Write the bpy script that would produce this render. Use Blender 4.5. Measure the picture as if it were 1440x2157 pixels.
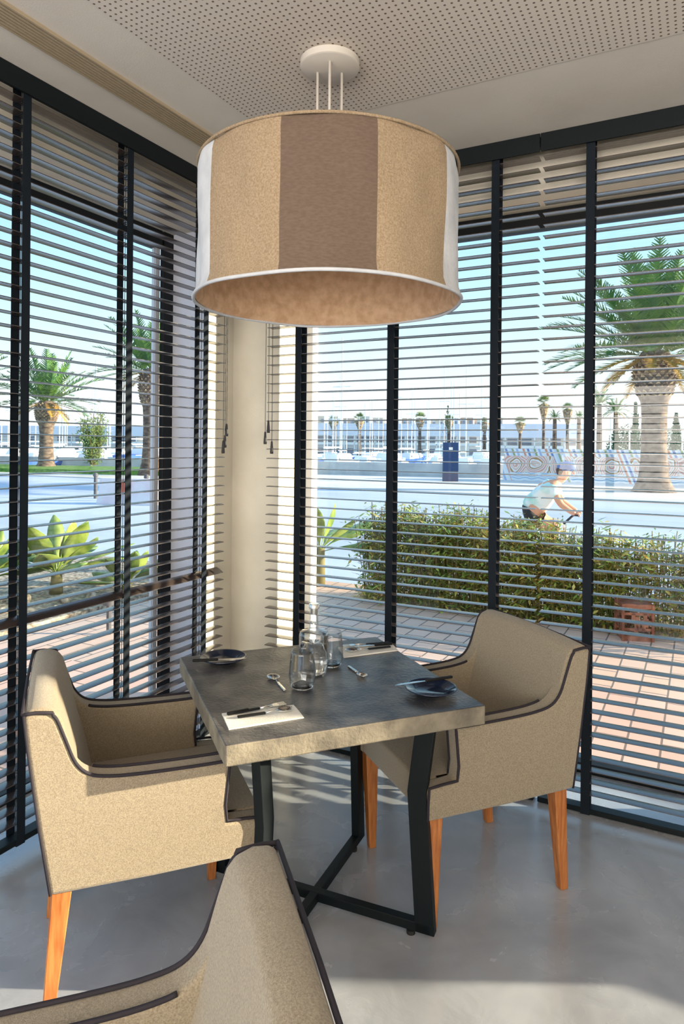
import bpy, math, random
from math import sin, cos, pi, radians, atan2, sqrt, tan, hypot
from mathutils import Vector, Matrix
random.seed(7)
for o in list(bpy.data.objects): bpy.data.objects.remove(o)
SC = bpy.context.scene
COL = SC.collection

# ------------------------------------------------------------------ camera
EYE = 1.55; YAW = radians(27.6); ROLL = radians(0.52); FPX = 1440.0; HY = 938.0
cd = bpy.data.cameras.new('camera'); cam = bpy.data.objects.new('camera', cd); COL.objects.link(cam)
cd.sensor_fit = 'HORIZONTAL'; cd.sensor_width = 36; cd.lens = 36*FPX/1440
cd.shift_y = -(1078.5-HY)/1440; cd.clip_end = 2000; cd.clip_start = 0.02
CM = Matrix.Rotation(YAW, 4, 'Z') @ Matrix.Rotation(pi/2, 4, 'X') @ Matrix.Rotation(ROLL, 4, 'Z')
cam.matrix_world = Matrix.Translation((0, 0, EYE)) @ CM
SC.camera = cam

# ------------------------------------------------------------------ light
SUN_AZ = radians(27); SUN_EL = math.atan(0.225)
SKY = 0.98; SUN = 9.5; EXPOSURE = 0.5; REAR = 285; CEIL = 0
sd = bpy.data.lights.new('sun', 'SUN'); sun = bpy.data.objects.new('sun', sd); COL.objects.link(sun)
sd.energy = SUN; sd.angle = radians(0.6); sd.color = (1.0, 0.86, 0.62)
tosun = Vector((cos(SUN_AZ)*cos(SUN_EL), sin(SUN_AZ)*cos(SUN_EL), sin(SUN_EL)))
sun.rotation_euler = tosun.to_track_quat('Z', 'Y').to_euler()
ad = bpy.data.lights.new('rear_ceiling_fill', 'AREA'); al = bpy.data.objects.new('rear_ceiling_fill', ad); COL.objects.link(al)
ad.shape = 'RECTANGLE'; ad.size = 5.4; ad.size_y = 2.4; ad.energy = REAR; ad.color = (1.0, 0.89, 0.76)
al.location = (1.0, -3.3, 1.7); al.rotation_euler = (radians(140), 0, 0)  # added unseen fill light behind the camera, aimed up to brighten the ceiling
SC.view_settings.view_transform = 'Standard'; SC.view_settings.look = 'None'
SC.view_settings.gamma = 1; SC.view_settings.exposure = EXPOSURE; SC.view_settings.use_curve_mapping = False
w = bpy.data.worlds.new('sky'); SC.world = w; w.use_nodes = True
nt = w.node_tree; nt.nodes.clear()
def WN(t): return nt.nodes.new(t)
tc = WN('ShaderNodeTexCoord'); sx = WN('ShaderNodeSeparateXYZ'); cr = WN('ShaderNodeValToRGB'); bg = WN('ShaderNodeBackground'); wo = WN('ShaderNodeOutputWorld')
nt.links.new(tc.outputs['Generated'], sx.inputs[0]); nt.links.new(sx.outputs['Z'], cr.inputs[0])
e = cr.color_ramp.elements
e[0].position = 0.0; e[0].color = (0.86, 0.90, 0.90, 1)
e[1].position = 1.0; e[1].color = (0.30, 0.55, 0.95, 1)
for p, c in ((0.06, (0.84, 0.91, 0.92)), (0.16, (0.62, 0.84, 0.96)), (0.30, (0.40, 0.72, 0.98)), (0.55, (0.36, 0.62, 0.95))):
    k = e.new(p); k.color = (*c, 1)
nt.links.new(cr.outputs[0], bg.inputs[0]); bg.inputs[1].default_value = SKY
nt.links.new(bg.outputs[0], wo.inputs[0])

# ------------------------------------------------------------------ pixel -> place
CI = CM.to_3x3()
def ray(px, py): return CI @ Vector(((px-720)/FPX, (HY-py)/FPX, -1.0))
def onz(px, py, z=0.0):
    d = ray(px, py); t = (z-EYE)/d.z; return Vector((0, 0, EYE)) + d*t
def ony(px, py, y):
    d = ray(px, py); return Vector((0, 0, EYE)) + d*(y/d.y)
def onx(px, py, x):
    d = ray(px, py); return Vector((0, 0, EYE)) + d*(x/d.x)
def depth(px, py, Z):
    return Vector((0, 0, EYE)) + ray(px, py)*Z

# ------------------------------------------------------------------ materials
def lin(c):
    return tuple((x/255/12.92 if x/255 <= 0.04045 else ((x/255+0.055)/1.055)**2.4) for x in c)
def mat(name, c, rough=0.6, metal=0.0, spec=0.5, c2=None, nscale=8.0, ndetail=4, bump=0.0, bscale=80.0, stretch=None, sheen=0, trans=0.0, ior=1.45, coat=0, mixpos=(0.35, 0.65), obj=True):
    m = bpy.data.materials.new(name); m.use_nodes = True; T = m.node_tree; N = T.nodes; L = T.links
    b = N['Principled BSDF']; b.inputs['Roughness'].default_value = rough; b.inputs['Metallic'].default_value = metal
    b.inputs['Specular IOR Level'].default_value = spec; b.inputs['IOR'].default_value = ior
    b.inputs['Base Color'].default_value = (*c, 1)
    if sheen: b.inputs['Sheen Weight'].default_value = sheen
    if trans: b.inputs['Transmission Weight'].default_value = trans
    if coat: b.inputs['Coat Weight'].default_value = coat; b.inputs['Coat Roughness'].default_value = 0.12
    t = N.new('ShaderNodeTexCoord'); mp = N.new('ShaderNodeMapping'); L.new(t.outputs['Object'], mp.inputs[0])
    if stretch: mp.inputs['Scale'].default_value = stretch
    if c2 is not None:
        n = N.new('ShaderNodeTexNoise'); n.inputs['Scale'].default_value = nscale; n.inputs['Detail'].default_value = ndetail
        L.new(mp.outputs[0], n.inputs['Vector'])
        r = N.new('ShaderNodeValToRGB'); r.color_ramp.elements[0].position = mixpos[0]; r.color_ramp.elements[1].position = mixpos[1]
        r.color_ramp.elements[0].color = (*c, 1); r.color_ramp.elements[1].color = (*c2, 1)
        L.new(n.outputs[0], r.inputs[0]); L.new(r.outputs[0], b.inputs['Base Color'])
    if bump:
        n2 = N.new('ShaderNodeTexNoise'); n2.inputs['Scale'].default_value = bscale; n2.inputs['Detail'].default_value = 3
        L.new(mp.outputs[0], n2.inputs['Vector'])
        bp = N.new('ShaderNodeBump'); bp.inputs['Strength'].default_value = bump; bp.inputs['Distance'].default_value = 0.01
        L.new(n2.outputs[0], bp.inputs['Height']); L.new(bp.outputs[0], b.inputs['Normal'])
    return m
M = {}
M['plaster'] = mat('plaster', lin((222, 216, 202)), 0.9, c2=lin((208, 202, 188)), nscale=3, bump=0.15, bscale=180)
M['ceiling'] = mat('ceiling_paint', lin((226, 220, 210)), 0.9, c2=lin((220, 213, 203)), nscale=4, bump=0.1, bscale=200)
M['black_metal'] = mat('black_metal', (0.006, 0.010, 0.012), 0.5, spec=0.25)
M['frame_dark'] = mat('dark_frame', (0.008, 0.010, 0.013), 0.5, spec=0.25)
M['pale_frame'] = mat('pale_frame', lin((205, 208, 218)), 0.5)
M['slat'] = mat('slat', lin((72, 62, 58)), 0.24, spec=0.5, ior=2.05, c2=lin((58, 50, 47)), nscale=6, stretch=(1, 1, 12))
M['tape'] = mat('tape', (0.010, 0.015, 0.022), 0.8, spec=0.2, bump=0.2, bscale=600)
M['cord'] = mat('cord', (0.05, 0.05, 0.055), 0.7)
M['linen'] = mat('linen', lin((166, 154, 132)), 0.95, c2=lin((126, 114, 96)), nscale=330, ndetail=6, bump=0.3, bscale=700, sheen=0.3, mixpos=(0.3, 0.7))
M['piping'] = mat('piping', (0.022, 0.018, 0.026), 0.8)
M['wood'] = mat('oak_leg', lin((200, 130, 72)), 0.4, c2=lin((162, 94, 46)), nscale=14, stretch=(6, 6, 0.6), coat=0.2)
M['concrete'] = mat('concrete_top', lin((104, 102, 100)), 0.30, c2=lin((60, 61, 66)), nscale=9, ndetail=12, bump=0.2, bscale=90, mixpos=(.38, .62), spec=0.5)
M['concrete_edge'] = mat('pale_concrete_edge', lin((150, 142, 124)), 0.75, c2=lin((100, 94, 84)), nscale=9, ndetail=10, bump=0.3, bscale=90)  # paler tone for the slab's side faces
M['glass'] = mat('clear_glass', (1, 1, 1), 0.0, trans=1.0, ior=1.4)
def thin_glass():
    m = bpy.data.materials.new('thin_glass'); m.use_nodes = True; T = m.node_tree; N = T.nodes; L = T.links; N.clear()
    o = N.new('ShaderNodeOutputMaterial'); tr = N.new('ShaderNodeBsdfTransparent'); gl = N.new('ShaderNodeBsdfGlossy'); gl.inputs['Roughness'].default_value = 0.02
    tr.inputs[0].default_value = (.97, .98, .985, 1)
    fc = N.new('ShaderNodeLayerWeight'); fc.inputs[0].default_value = .5; pw = N.new('ShaderNodeMath'); pw.operation = 'POWER'; pw.inputs[1].default_value = 2.6
    fr = N.new('ShaderNodeMath'); fr.operation = 'MULTIPLY_ADD'; fr.inputs[1].default_value = .9; fr.inputs[2].default_value = .08; mx = N.new('ShaderNodeMixShader')
    L.new(fc.outputs['Facing'], pw.inputs[0]); L.new(pw.outputs[0], fr.inputs[0]); L.new(fr.outputs[0], mx.inputs[0])
    L.new(tr.outputs[0], mx.inputs[1]); L.new(gl.outputs[0], mx.inputs[2]); L.new(mx.outputs[0], o.inputs[0]); return m
M['thin_glass'] = thin_glass()
M['water'] = mat('water', (0.96, 0.98, 1.0), 0.0, trans=1.0, ior=1.33)
M['steel'] = mat('steel', (0.75, 0.74, 0.72), 0.18, metal=1)
M['bone'] = mat('knife_handle', (0.012, 0.012, 0.013), 0.45, spec=.2)
M['napkin'] = mat('napkin', lin((238, 236, 228)), 0.9, bump=0.2, bscale=300)
M['plate'] = mat('plate', (0.012, 0.020, 0.045), 0.12, coat=0.6)
M['white_metal'] = mat('white_metal', lin((220, 214, 204)), 0.5)
M['grille'] = mat('grille', lin((176, 160, 134)), 0.5)
M['shadow_gap'] = mat('grille_gap', (0.02, 0.018, 0.016), 0.9)
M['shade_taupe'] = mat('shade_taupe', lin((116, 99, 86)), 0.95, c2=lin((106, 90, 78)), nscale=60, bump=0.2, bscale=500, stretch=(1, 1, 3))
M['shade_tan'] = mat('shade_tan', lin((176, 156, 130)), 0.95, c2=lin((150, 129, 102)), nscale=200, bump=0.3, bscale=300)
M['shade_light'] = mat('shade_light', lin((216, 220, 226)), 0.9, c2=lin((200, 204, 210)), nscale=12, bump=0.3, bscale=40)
M['shade_inside'] = mat('shade_lining', lin((226, 190, 154)), 0.95, c2=lin((204, 164, 128)), nscale=30, bump=0.3, bscale=60)

def floor_mat():
    m = bpy.data.materials.new('microcement'); m.use_nodes = True; T = m.node_tree; N = T.nodes; L = T.links; b = N['Principled BSDF']
    t = N.new('ShaderNodeTexCoord')
    n1 = N.new('ShaderNodeTexNoise'); n1.inputs['Scale'].default_value = 1.6; n1.inputs['Detail'].default_value = 6; n1.inputs['Distortion'].default_value = .9
    n2 = N.new('ShaderNodeTexNoise'); n2.inputs['Scale'].default_value = 5; n2.inputs['Detail'].default_value = 8; n2.inputs['Distortion'].default_value = 1.2
    L.new(t.outputs['Object'], n1.inputs['Vector']); L.new(t.outputs['Object'], n2.inputs['Vector'])
    r = N.new('ShaderNodeValToRGB'); r.color_ramp.elements[0].position = .32; r.color_ramp.elements[1].position = .70
    r.color_ramp.elements[0].color = (*lin((148, 151, 158)), 1); r.color_ramp.elements[1].color = (*lin((182, 188, 197)), 1)
    L.new(n1.outputs[0], r.inputs[0])
    r2 = N.new('ShaderNodeValToRGB'); r2.color_ramp.elements[0].position = .3; r2.color_ramp.elements[1].position = .72
    r2.color_ramp.elements[0].color = (.94, .94, .94, 1); r2.color_ramp.elements[1].color = (1.07, 1.07, 1.07, 1)
    L.new(n2.outputs[0], r2.inputs[0])
    mx = N.new('ShaderNodeMixRGB'); mx.blend_type = 'MULTIPLY'; mx.inputs[0].default_value = 1
    L.new(r.outputs[0], mx.inputs[1]); L.new(r2.outputs[0], mx.inputs[2]); L.new(mx.outputs[0], b.inputs['Base Color'])
    rr = N.new('ShaderNodeMapRange'); rr.inputs[1].default_value = .3; rr.inputs[2].default_value = .7; rr.inputs[3].default_value = .16; rr.inputs[4].default_value = .32
    L.new(n2.outputs[0], rr.inputs[0]); L.new(rr.outputs[0], b.inputs['Roughness'])
    bp = N.new('ShaderNodeBump'); bp.inputs['Strength'].default_value = .12; bp.inputs['Distance'].default_value = .02
    L.new(n2.outputs[0], bp.inputs['Height']); L.new(bp.outputs[0], b.inputs['Normal'])
    b.inputs['Specular IOR Level'].default_value = .9
    return m
M['floor'] = floor_mat()
M['reveal'] = mat('skylit_reveal', lin((214, 218, 232)), .5)  # white reveal with the bluish skylight put into its colour

def perf_mat():      # acoustic board drilled with a regular grid of round holes
    m = bpy.data.materials.new('perforated_board'); m.use_nodes = True; T = m.node_tree; N = T.nodes; L = T.links; b = N['Principled BSDF']
    b.inputs['Roughness'].default_value = .9
    t = N.new('ShaderNodeTexCoord'); s = N.new('ShaderNodeSeparateXYZ'); L.new(t.outputs['Object'], s.inputs[0])
    P = 0.0225
    def ma(op, a, bb=None):
        n = N.new('ShaderNodeMath'); n.operation = op
        for i, v in enumerate((a, bb)):
            if v is None: continue
            if isinstance(v, (int, float)): n.inputs[i].default_value = v
            else: L.new(v, n.inputs[i])
        return n.outputs[0]
    def cell(o):
        f = ma('FRACT', ma('DIVIDE', o, P)); d = ma('SUBTRACT', f, 0.5); return ma('MULTIPLY', d, d)
    d2 = ma('ADD', cell(s.outputs['X']), cell(s.outputs['Y']))
    hole = ma('LESS_THAN', d2, 0.18**2)
    mx = N.new('ShaderNodeMixRGB'); L.new(hole, mx.inputs[0]); mx.inputs[1].default_value = (*lin((222, 214, 204)), 1); mx.inputs[2].default_value = (*lin((112, 96, 84)), 1)
    L.new(mx.outputs[0], b.inputs['Base Color'])
    return m
M['perf'] = perf_mat()

def brick_mat(name, c1, c2, mortar, w_, h_, off=0.5, msize=0.012):
    m = bpy.data.materials.new(name); m.use_nodes = True; T = m.node_tree; N = T.nodes; L = T.links; b = N['Principled BSDF']
    t = N.new('ShaderNodeTexCoord'); k = N.new('ShaderNodeTexBrick'); mp = N.new('ShaderNodeMapping'); mp.inputs['Rotation'].default_value = (0, 0, pi/2); L.new(t.outputs['Object'], mp.inputs[0]); L.new(mp.outputs[0], k.inputs['Vector'])
    k.inputs['Scale'].default_value = 1; k.inputs['Brick Width'].default_value = w_; k.inputs['Row Height'].default_value = h_
    k.inputs['Mortar Size'].default_value = msize/2; k.inputs['Mortar Smooth'].default_value = .1; k.offset = off
    k.inputs['Color1'].default_value = (*c1, 1); k.inputs['Color2'].default_value = (*c2, 1); k.inputs['Mortar'].default_value = (*mortar, 1)
    n = N.new('ShaderNodeTexNoise'); n.inputs['Scale'].default_value = 1.3; L.new(t.outputs['Object'], n.inputs['Vector'])
    mx = N.new('ShaderNodeMixRGB'); mx.blend_type = 'MULTIPLY'; mx.inputs[0].default_value = .18
    L.new(k.outputs[0], mx.inputs[1]); L.new(n.outputs[0], mx.inputs[2]); L.new(mx.outputs[0], b.inputs['Base Color'])
    b.inputs['Roughness'].default_value = .75
    return m
M['paver'] = brick_mat('pink_pavers', lin((246, 204, 184)), lin((236, 190, 168)), lin((140, 118, 106)), .33, .165)
M['paver_shaded'] = brick_mat('shaded_pavers', lin((226, 196, 178)), lin((234, 194, 168)), lin((130, 116, 108)), .33, .165)  # shaded copy of the paving, the shade put into its colour
M['road'] = mat('asphalt', lin((196, 204, 218)), .8, c2=lin((176, 186, 204)), nscale=.35, stretch=(.3, 1, 1))
M['pavement'] = mat('pavement', lin((226, 220, 212)), .85, c2=lin((206, 202, 198)), nscale=.5, stretch=(.2, 1, 1))
M['gravel'] = mat('gravel', lin((206, 190, 166)), .9, c2=lin((110, 96, 84)), nscale=26, bump=.8, bscale=24)
M['grass'] = mat('grass', lin((120, 160, 50)), .8, c2=lin((70, 110, 34)), nscale=4)
M['quay'] = mat('quay_stone', lin((206, 206, 204)), .9, c2=lin((176, 180, 184)), nscale=.8)
M['bwhite'] = mat('white_render', lin((250, 244, 234)), .8)
M['bglass'] = mat('window_dark', lin((150, 152, 162)), .3)
M['hull'] = mat('hull_white', lin((246, 246, 248)), .3)
M['hullblue'] = mat('hull_blue', lin((70, 110, 190)), .4)
M['totem'] = mat('totem_blue', lin((26, 62, 110)), .35, c2=lin((40, 70, 112)), nscale=1.2)
M['totem_low'] = mat('totem_low', lin((92, 92, 116)), .5)
M['bark'] = mat('palm_bark', lin((132, 114, 100)), .95, c2=lin((70, 58, 52)), nscale=3.2, ndetail=6, stretch=(1, 1, 2), bump=.6, bscale=8)
M['bark_knob'] = mat('palm_boots', lin((206, 178, 140)), .9, c2=lin((96, 74, 60)), nscale=6)
M['frond'] = mat('palm_frond', lin((100, 140, 52)), .5, c2=lin((56, 102, 58)), nscale=1.4)
M['frond_dry'] = mat('dry_frond', lin((206, 160, 60)), .7, c2=lin((168, 128, 60)), nscale=2)
M['far_leaf'] = mat('far_foliage', lin((92, 124, 70)), .7, c2=lin((130, 140, 70)), nscale=1)
M['cypress'] = mat('cypress', lin((48, 96, 68)), .8, c2=lin((34, 76, 56)), nscale=1)
M['bamboo'] = mat('hedge_leaf', lin((170, 186, 84)), .5, c2=lin((92, 122, 52)), nscale=5, ndetail=2)
M['bamboo_y'] = mat('hedge_leaf_gold', lin((220, 196, 104)), .5, c2=lin((180, 156, 76)), nscale=5)
M['stem'] = mat('stem', lin((112, 104, 60)), .7)
M['agave'] = mat('broad_leaf', lin((150, 166, 84)), .4, c2=lin((84, 112, 50)), nscale=8, stretch=(1, 1, .3))
M['rust'] = mat('rusty_metal', lin((164, 106, 82)), .7, c2=lin((118, 70, 52)), nscale=14)
M['skin'] = mat('skin', lin((222, 160, 126)), .5)
M['shirt'] = mat('mint_jersey', lin((150, 214, 196)), .7, c2=lin((235, 240, 236)), nscale=2.2, mixpos=(.45, .55))
M['shorts'] = mat('black_shorts', (.02, .02, .022), .7)
M['helmet'] = mat('blue_helmet', lin((96, 120, 170)), .35)
M['hair'] = mat('hair', lin((70, 50, 36)), .6)
M['rubber'] = mat('rubber', (.02, .02, .02), .7)
M['bike'] = mat('white_bike_paint', lin((236, 236, 232)), .3)
M['pinkblock'] = mat('barrier', lin((226, 206, 210)), .8, c2=lin((232, 226, 226)), nscale=2)
M['red'] = mat('red_paint', lin((224, 120, 96)), .7)
M['grey'] = mat('bollard_grey', lin((80, 80, 86)), .6)

def pane_mat():
    m = bpy.data.materials.new('window_glass'); m.use_nodes = True; T = m.node_tree; N = T.nodes; L = T.links; N.clear()
    o = N.new('ShaderNodeOutputMaterial'); tr = N.new('ShaderNodeBsdfTransparent'); gl = N.new('ShaderNodeBsdfGlossy'); gl.inputs['Roughness'].default_value = 0.01
    tr.inputs[0].default_value = (.97, .985, .98, 1)
    fc = N.new('ShaderNodeLayerWeight'); fc.inputs[0].default_value = .5; pw = N.new('ShaderNodeMath'); pw.operation = 'POWER'; pw.inputs[1].default_value = 5
    fr = N.new('ShaderNodeMath'); fr.operation = 'MULTIPLY_ADD'; fr.inputs[1].default_value = .8; fr.inputs[2].default_value = .02; mx = N.new('ShaderNodeMixShader')
    L.new(fc.outputs['Facing'], pw.inputs[0]); L.new(pw.outputs[0], fr.inputs[0]); L.new(fr.outputs[0], mx.inputs[0]); L.new(tr.outputs[0], mx.inputs[1]); L.new(gl.outputs[0], mx.inputs[2]); L.new(mx.outputs[0], o.inputs[0])
    return m
M['pane'] = pane_mat()

def mosaic_mat():    # painted tile wall: rings, stripes and waves in faded colours
    m = bpy.data.materials.new('mosaic_tiles'); m.use_nodes = True; T = m.node_tree; N = T.nodes; L = T.links; b = N['Principled BSDF']
    t = N.new('ShaderNodeTexCoord'); s = N.new('ShaderNodeSeparateXYZ'); L.new(t.outputs['Object'], s.inputs[0])
    def ma(op, a, bb=None):
        n = N.new('ShaderNodeMath'); n.operation = op
        for i, v in enumerate((a, bb)):
            if v is None: continue
            if isinstance(v, (int, float)): n.inputs[i].default_value = v
            else: L.new(v, n.inputs[i])
        return n.outputs[0]
    def ramp(f, cols, const=True):
        r = N.new('ShaderNodeValToRGB'); r.color_ramp.interpolation = 'CONSTANT' if const else 'LINEAR'
        E = r.color_ramp.elements
        while len(E) > 1: E.remove(E[-1])
        E[0].position = 0; E[0].color = (*lin(cols[0]), 1)
        for i, c in enumerate(cols[1:]):
            k = E.new((i+1)/len(cols)); k.color = (*lin(c), 1)
        L.new(f, r.inputs[0]); return r.outputs[0]
    X, Z = s.outputs['X'], s.outputs['Z']
    # rings
    cw = 1.25
    fx = ma('SUBTRACT', ma('FRACT', ma('DIVIDE', X, cw)), .5); fx = ma('MULTIPLY', fx, cw)
    fz = ma('SUBTRACT', Z, .88)
    rr = ma('SQRT', ma('ADD', ma('MULTIPLY', fx, fx), ma('MULTIPLY', fz, fz)))
    wob = N.new('ShaderNodeTexNoise'); wob.inputs['Scale'].default_value = .9; L.new(t.outputs['Object'], wob.inputs['Vector'])
    rings = ramp(ma('FRACT', ma('ADD', ma('MULTIPLY', rr, 2.1), ma('MULTIPLY', wob.outputs[0], 2))), [(244, 222, 212), (232, 160, 140), (246, 226, 216), (238, 196, 178), (246, 240, 236), (190, 140, 90), (240, 214, 204), (226, 170, 156)])
    # slanted stripes
    sl = ma('FRACT', ma('MULTIPLY', ma('ADD', X, ma('MULTIPLY', Z, .4)), .83))
    stripes = ramp(sl, [(236, 238, 242), (176, 190, 222), (240, 240, 240), (232, 236, 242), (230, 150, 120), (240, 240, 240), (120, 140, 190), (236, 236, 236), (214, 222, 236), (160, 170, 120)])
    wv = ma('FRACT', ma('ADD', ma('MULTIPLY', Z, 3.4), ma('MULTIPLY', ma('SINE', ma('MULTIPLY', X, 9)), .12)))
    waves = ramp(wv, [(238, 240, 242), (238, 240, 242), (176, 200, 224), (238, 240, 242), (200, 208, 226)])
    mA = N.new('ShaderNodeMixRGB'); L.new(ma('GREATER_THAN', Z, .45), mA.inputs[0]); L.new(waves, mA.inputs[1]); L.new(rings, mA.inputs[2])
    mB = N.new('ShaderNodeMixRGB'); L.new(ma('GREATER_THAN', Z, 1.36), mB.inputs[0]); L.new(mA.outputs[0], mB.inputs[1]); L.new(stripes, mB.inputs[2])
    cut = ma('LESS_THAN', ma('FRACT', ma('MULTIPLY', ma('ADD', X, ma('MULTIPLY', Z, .4)), .31)), .16)
    mC = N.new('ShaderNodeMixRGB'); L.new(cut, mC.inputs[0]); L.new(mB.outputs[0], mC.inputs[1]); L.new(stripes, mC.inputs[2])
    L.new(mC.outputs[0], b.inputs['Base Color']); b.inputs['Roughness'].default_value = .5
    return m
M['mosaic'] = mosaic_mat()

# ------------------------------------------------------------------ mesh builder
class MB:
    def __init__(s): s.V = []; s.F = []; s.smooth = False
    def add(s, V, F):
        n = len(s.V); s.V += [tuple(v) for v in V]; s.F += [tuple(i+n for i in f) for f in F]; return s
    def box(s, x0, x1, y0, y1, z0, z1, mtx=None):
        V = [Vector(p) for p in ((x0,y0,z0),(x1,y0,z0),(x1,y1,z0),(x0,y1,z0),(x0,y0,z1),(x1,y0,z1),(x1,y1,z1),(x0,y1,z1))]
        if mtx: V = [mtx @ v for v in V]
        return s.add(V, [(0,3,2,1),(4,5,6,7),(0,1,5,4),(1,2,6,5),(2,3,7,6),(3,0,4,7)])
    def frustum(s, cx0, cy0, z0, a0, b0, cx1, cy1, z1, a1, b1):
        V = [(cx0-a0,cy0-b0,z0),(cx0+a0,cy0-b0,z0),(cx0+a0,cy0+b0,z0),(cx0-a0,cy0+b0,z0),(cx1-a1,cy1-b1,z1),(cx1+a1,cy1-b1,z1),(cx1+a1,cy1+b1,z1),(cx1-a1,cy1+b1,z1)]
        return s.add(V, [(0,3,2,1),(4,5,6,7),(0,1,5,4),(1,2,6,5),(2,3,7,6),(3,0,4,7)])
    def prism(s, poly, lo, hi, axis='y', mtx=None):
        n = len(poly)
        def P(a, b, c):
            v = {'y': Vector((a, c, b)), 'z': Vector((a, b, c)), 'x': Vector((c, a, b))}[axis]
            return mtx @ v if mtx else v
        V = [P(a, b, lo) for a, b in poly]+[P(a, b, hi) for a, b in poly]
        F = [tuple(range(n)), tuple(range(2*n-1, n-1, -1))]+[(i, i+n, (i+1) % n+n, (i+1) % n) for i in range(n)]
        return s.add(V, F)
    def tube(s, pts, r, n=8, closed=False, r2=None):
        pts = [Vector(p) for p in pts]; m = len(pts); V = []; F = []; up = None
        for i, p in enumerate(pts):
            if closed: t = pts[(i+1) % m]-pts[i-1]
            else: t = pts[min(i+1, m-1)]-pts[max(i-1, 0)]
            if t.length < 1e-9: t = Vector((0, 0, 1))
            t.normalize()
            if up is None:
                up = Vector((0, 0, 1)) if abs(t.z) < .9 else Vector((1, 0, 0))
            a = t.cross(up)
            if a.length < 1e-6: a = t.orthogonal()
            a.normalize(); b = t.cross(a).normalized(); up = -b if (-b).dot(up) > 0 else b
            rr = r if r2 is None else r+(r2-r)*i/(m-1)
            if callable(r): rr = r(i/(m-1))
            a2 = t.cross(up).normalized()
            for k in range(n):
                g = 2*pi*k/n; V.append(p+a2*(cos(g)*rr)+up*(sin(g)*rr))
        q = m if closed else m-1
        for i in range(q):
            for k in range(n):
                j = (i+1) % m
                F.append((i*n+k, i*n+(k+1) % n, j*n+(k+1) % n, j*n+k))
        if not closed: F += [tuple(range(n-1, -1, -1)), tuple((m-1)*n+k for k in range(n))]
        return s.add(V, F)
    def lathe(s, prof, n=32, c=(0, 0, 0), cap=True, a0=0, a1=2*pi, mtx=None):
        full = abs(a1-a0-2*pi) < 1e-6; K = n if full else n+1; V = []; F = []
        for r, z in prof:
            for k in range(K):
                g = a0+(a1-a0)*k/n; v = Vector((c[0]+r*cos(g), c[1]+r*sin(g), c[2]+z)); V.append(mtx @ v if mtx else v)
        for i in range(len(prof)-1):
            for k in range(n):
                F.append((i*K+k, i*K+(k+1) % K, (i+1)*K+(k+1) % K, (i+1)*K+k))
        if cap and full:
            if prof[0][0] > 1e-5: F.append(tuple(range(K-1, -1, -1)))
            if prof[-1][0] > 1e-5: F.append(tuple((len(prof)-1)*K+k for k in range(K)))
        return s.add(V, F)
    def ell(s, c, r, n=12, m=8, mtx=None):
        V = []; F = []
        for i in range(m+1):
            a = -pi/2+pi*i/m
            for k in range(n):
                g = 2*pi*k/n; v = Vector((r[0]*cos(a)*cos(g), r[1]*cos(a)*sin(g), r[2]*sin(a)))
                if mtx: v = mtx @ v
                V.append(Vector(c)+v)
        for i in range(m):
            for k in range(n): F.append((i*n+k, i*n+(k+1) % n, (i+1)*n+(k+1) % n, (i+1)*n+k))
        return s.add(V, F)
    def build(s, name, m, parent=None, smooth=False, bevel=0, seg=2, subsurf=0, solid=0, auto=True):
        me = bpy.data.meshes.new(name); me.from_pydata(s.V, [], s.F); me.update()
        o = bpy.data.objects.new(name, me); COL.objects.link(o)
        if m is not None: me.materials.append(M[m] if isinstance(m, str) else m)
        if parent is not None: o.parent = parent
        if solid:
            d = o.modifiers.new('solid', 'SOLIDIFY'); d.thickness = solid; d.offset = 0
        if bevel:
            d = o.modifiers.new('bevel', 'BEVEL'); d.width = bevel; d.segments = seg; d.limit_method = 'ANGLE'; d.angle_limit = radians(35); d.harden_normals = False
        if subsurf:
            d = o.modifiers.new('sub', 'SUBSURF'); d.levels = subsurf; d.render_levels = subsurf
        if smooth or subsurf or (bevel and auto):
            for p in me.polygons: p.use_smooth = True
            if not subsurf and not (smooth == 'all'):
                try: me.set_sharp_from_angle(angle=radians(45 if not bevel else 60))
                except Exception: pass
        return o
def empty(name, loc, rz=0, label=None, cat=None, group=None):
    o = bpy.data.objects.new(name, None); COL.objects.link(o); o.location = loc; o.rotation_euler = (0, 0, rz); o.empty_display_size = .1
    if label: tag(o, label, cat, group)
    return o
def tag(o, label, cat, group=None, kind=None):
    o['label'] = label; o['category'] = cat
    if group: o['group'] = group
    if kind: o['kind'] = kind
    return o
def struct(o, label=None, cat=None):
    o['kind'] = 'structure'
    if label: o['label'] = label
    if cat: o['category'] = cat
    return o
def kids(o): return [c for c in o.children]
def copy_tree(o, parent=None):
    ch = list(o.children); c = o.copy(); COL.objects.link(c)
    if parent is not None: c.parent = parent
    for k in ch: copy_tree(k, c)
    return c

# ------------------------------------------------------------------ room shell
H = 2.915; XL = -2.362; YB = 3.17; TH = .27; XR = 4.6; YR = -3.6
HEAD = 2.715
struct(MB().box(XL-TH, XR+.2, YR-.2, YB+TH, -.3, 0).build('floor', 'floor'), 'smooth grey microcement floor', 'floor')
# ceiling: plain border, and the perforated field as its own child panel flush with it
cl = struct(MB().box(XL-TH, XR+.2, YR-.2, YB+TH, H, H+.2).build('ceiling', 'ceiling'), 'beige plaster ceiling with a field of drilled board', 'ceiling')
MB().box(-1.68, 4.3, -3.3, 2.5, H-.002, H+.01).build('perforated_field', 'perf', cl)['label'] = 'field of small drilled holes'
# left wall: opening y -1.2..2.948
b = MB()
b.box(XL-TH, XL, 2.948, YB+TH, 0, H); b.box(XL-TH, XL, YR, -1.2, 0, H); b.box(XL-TH, XL, -1.2, 2.948, HEAD, H)
struct(b.build('wall_left', 'plaster'), 'white plaster wall beside the left window', 'wall')
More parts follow.
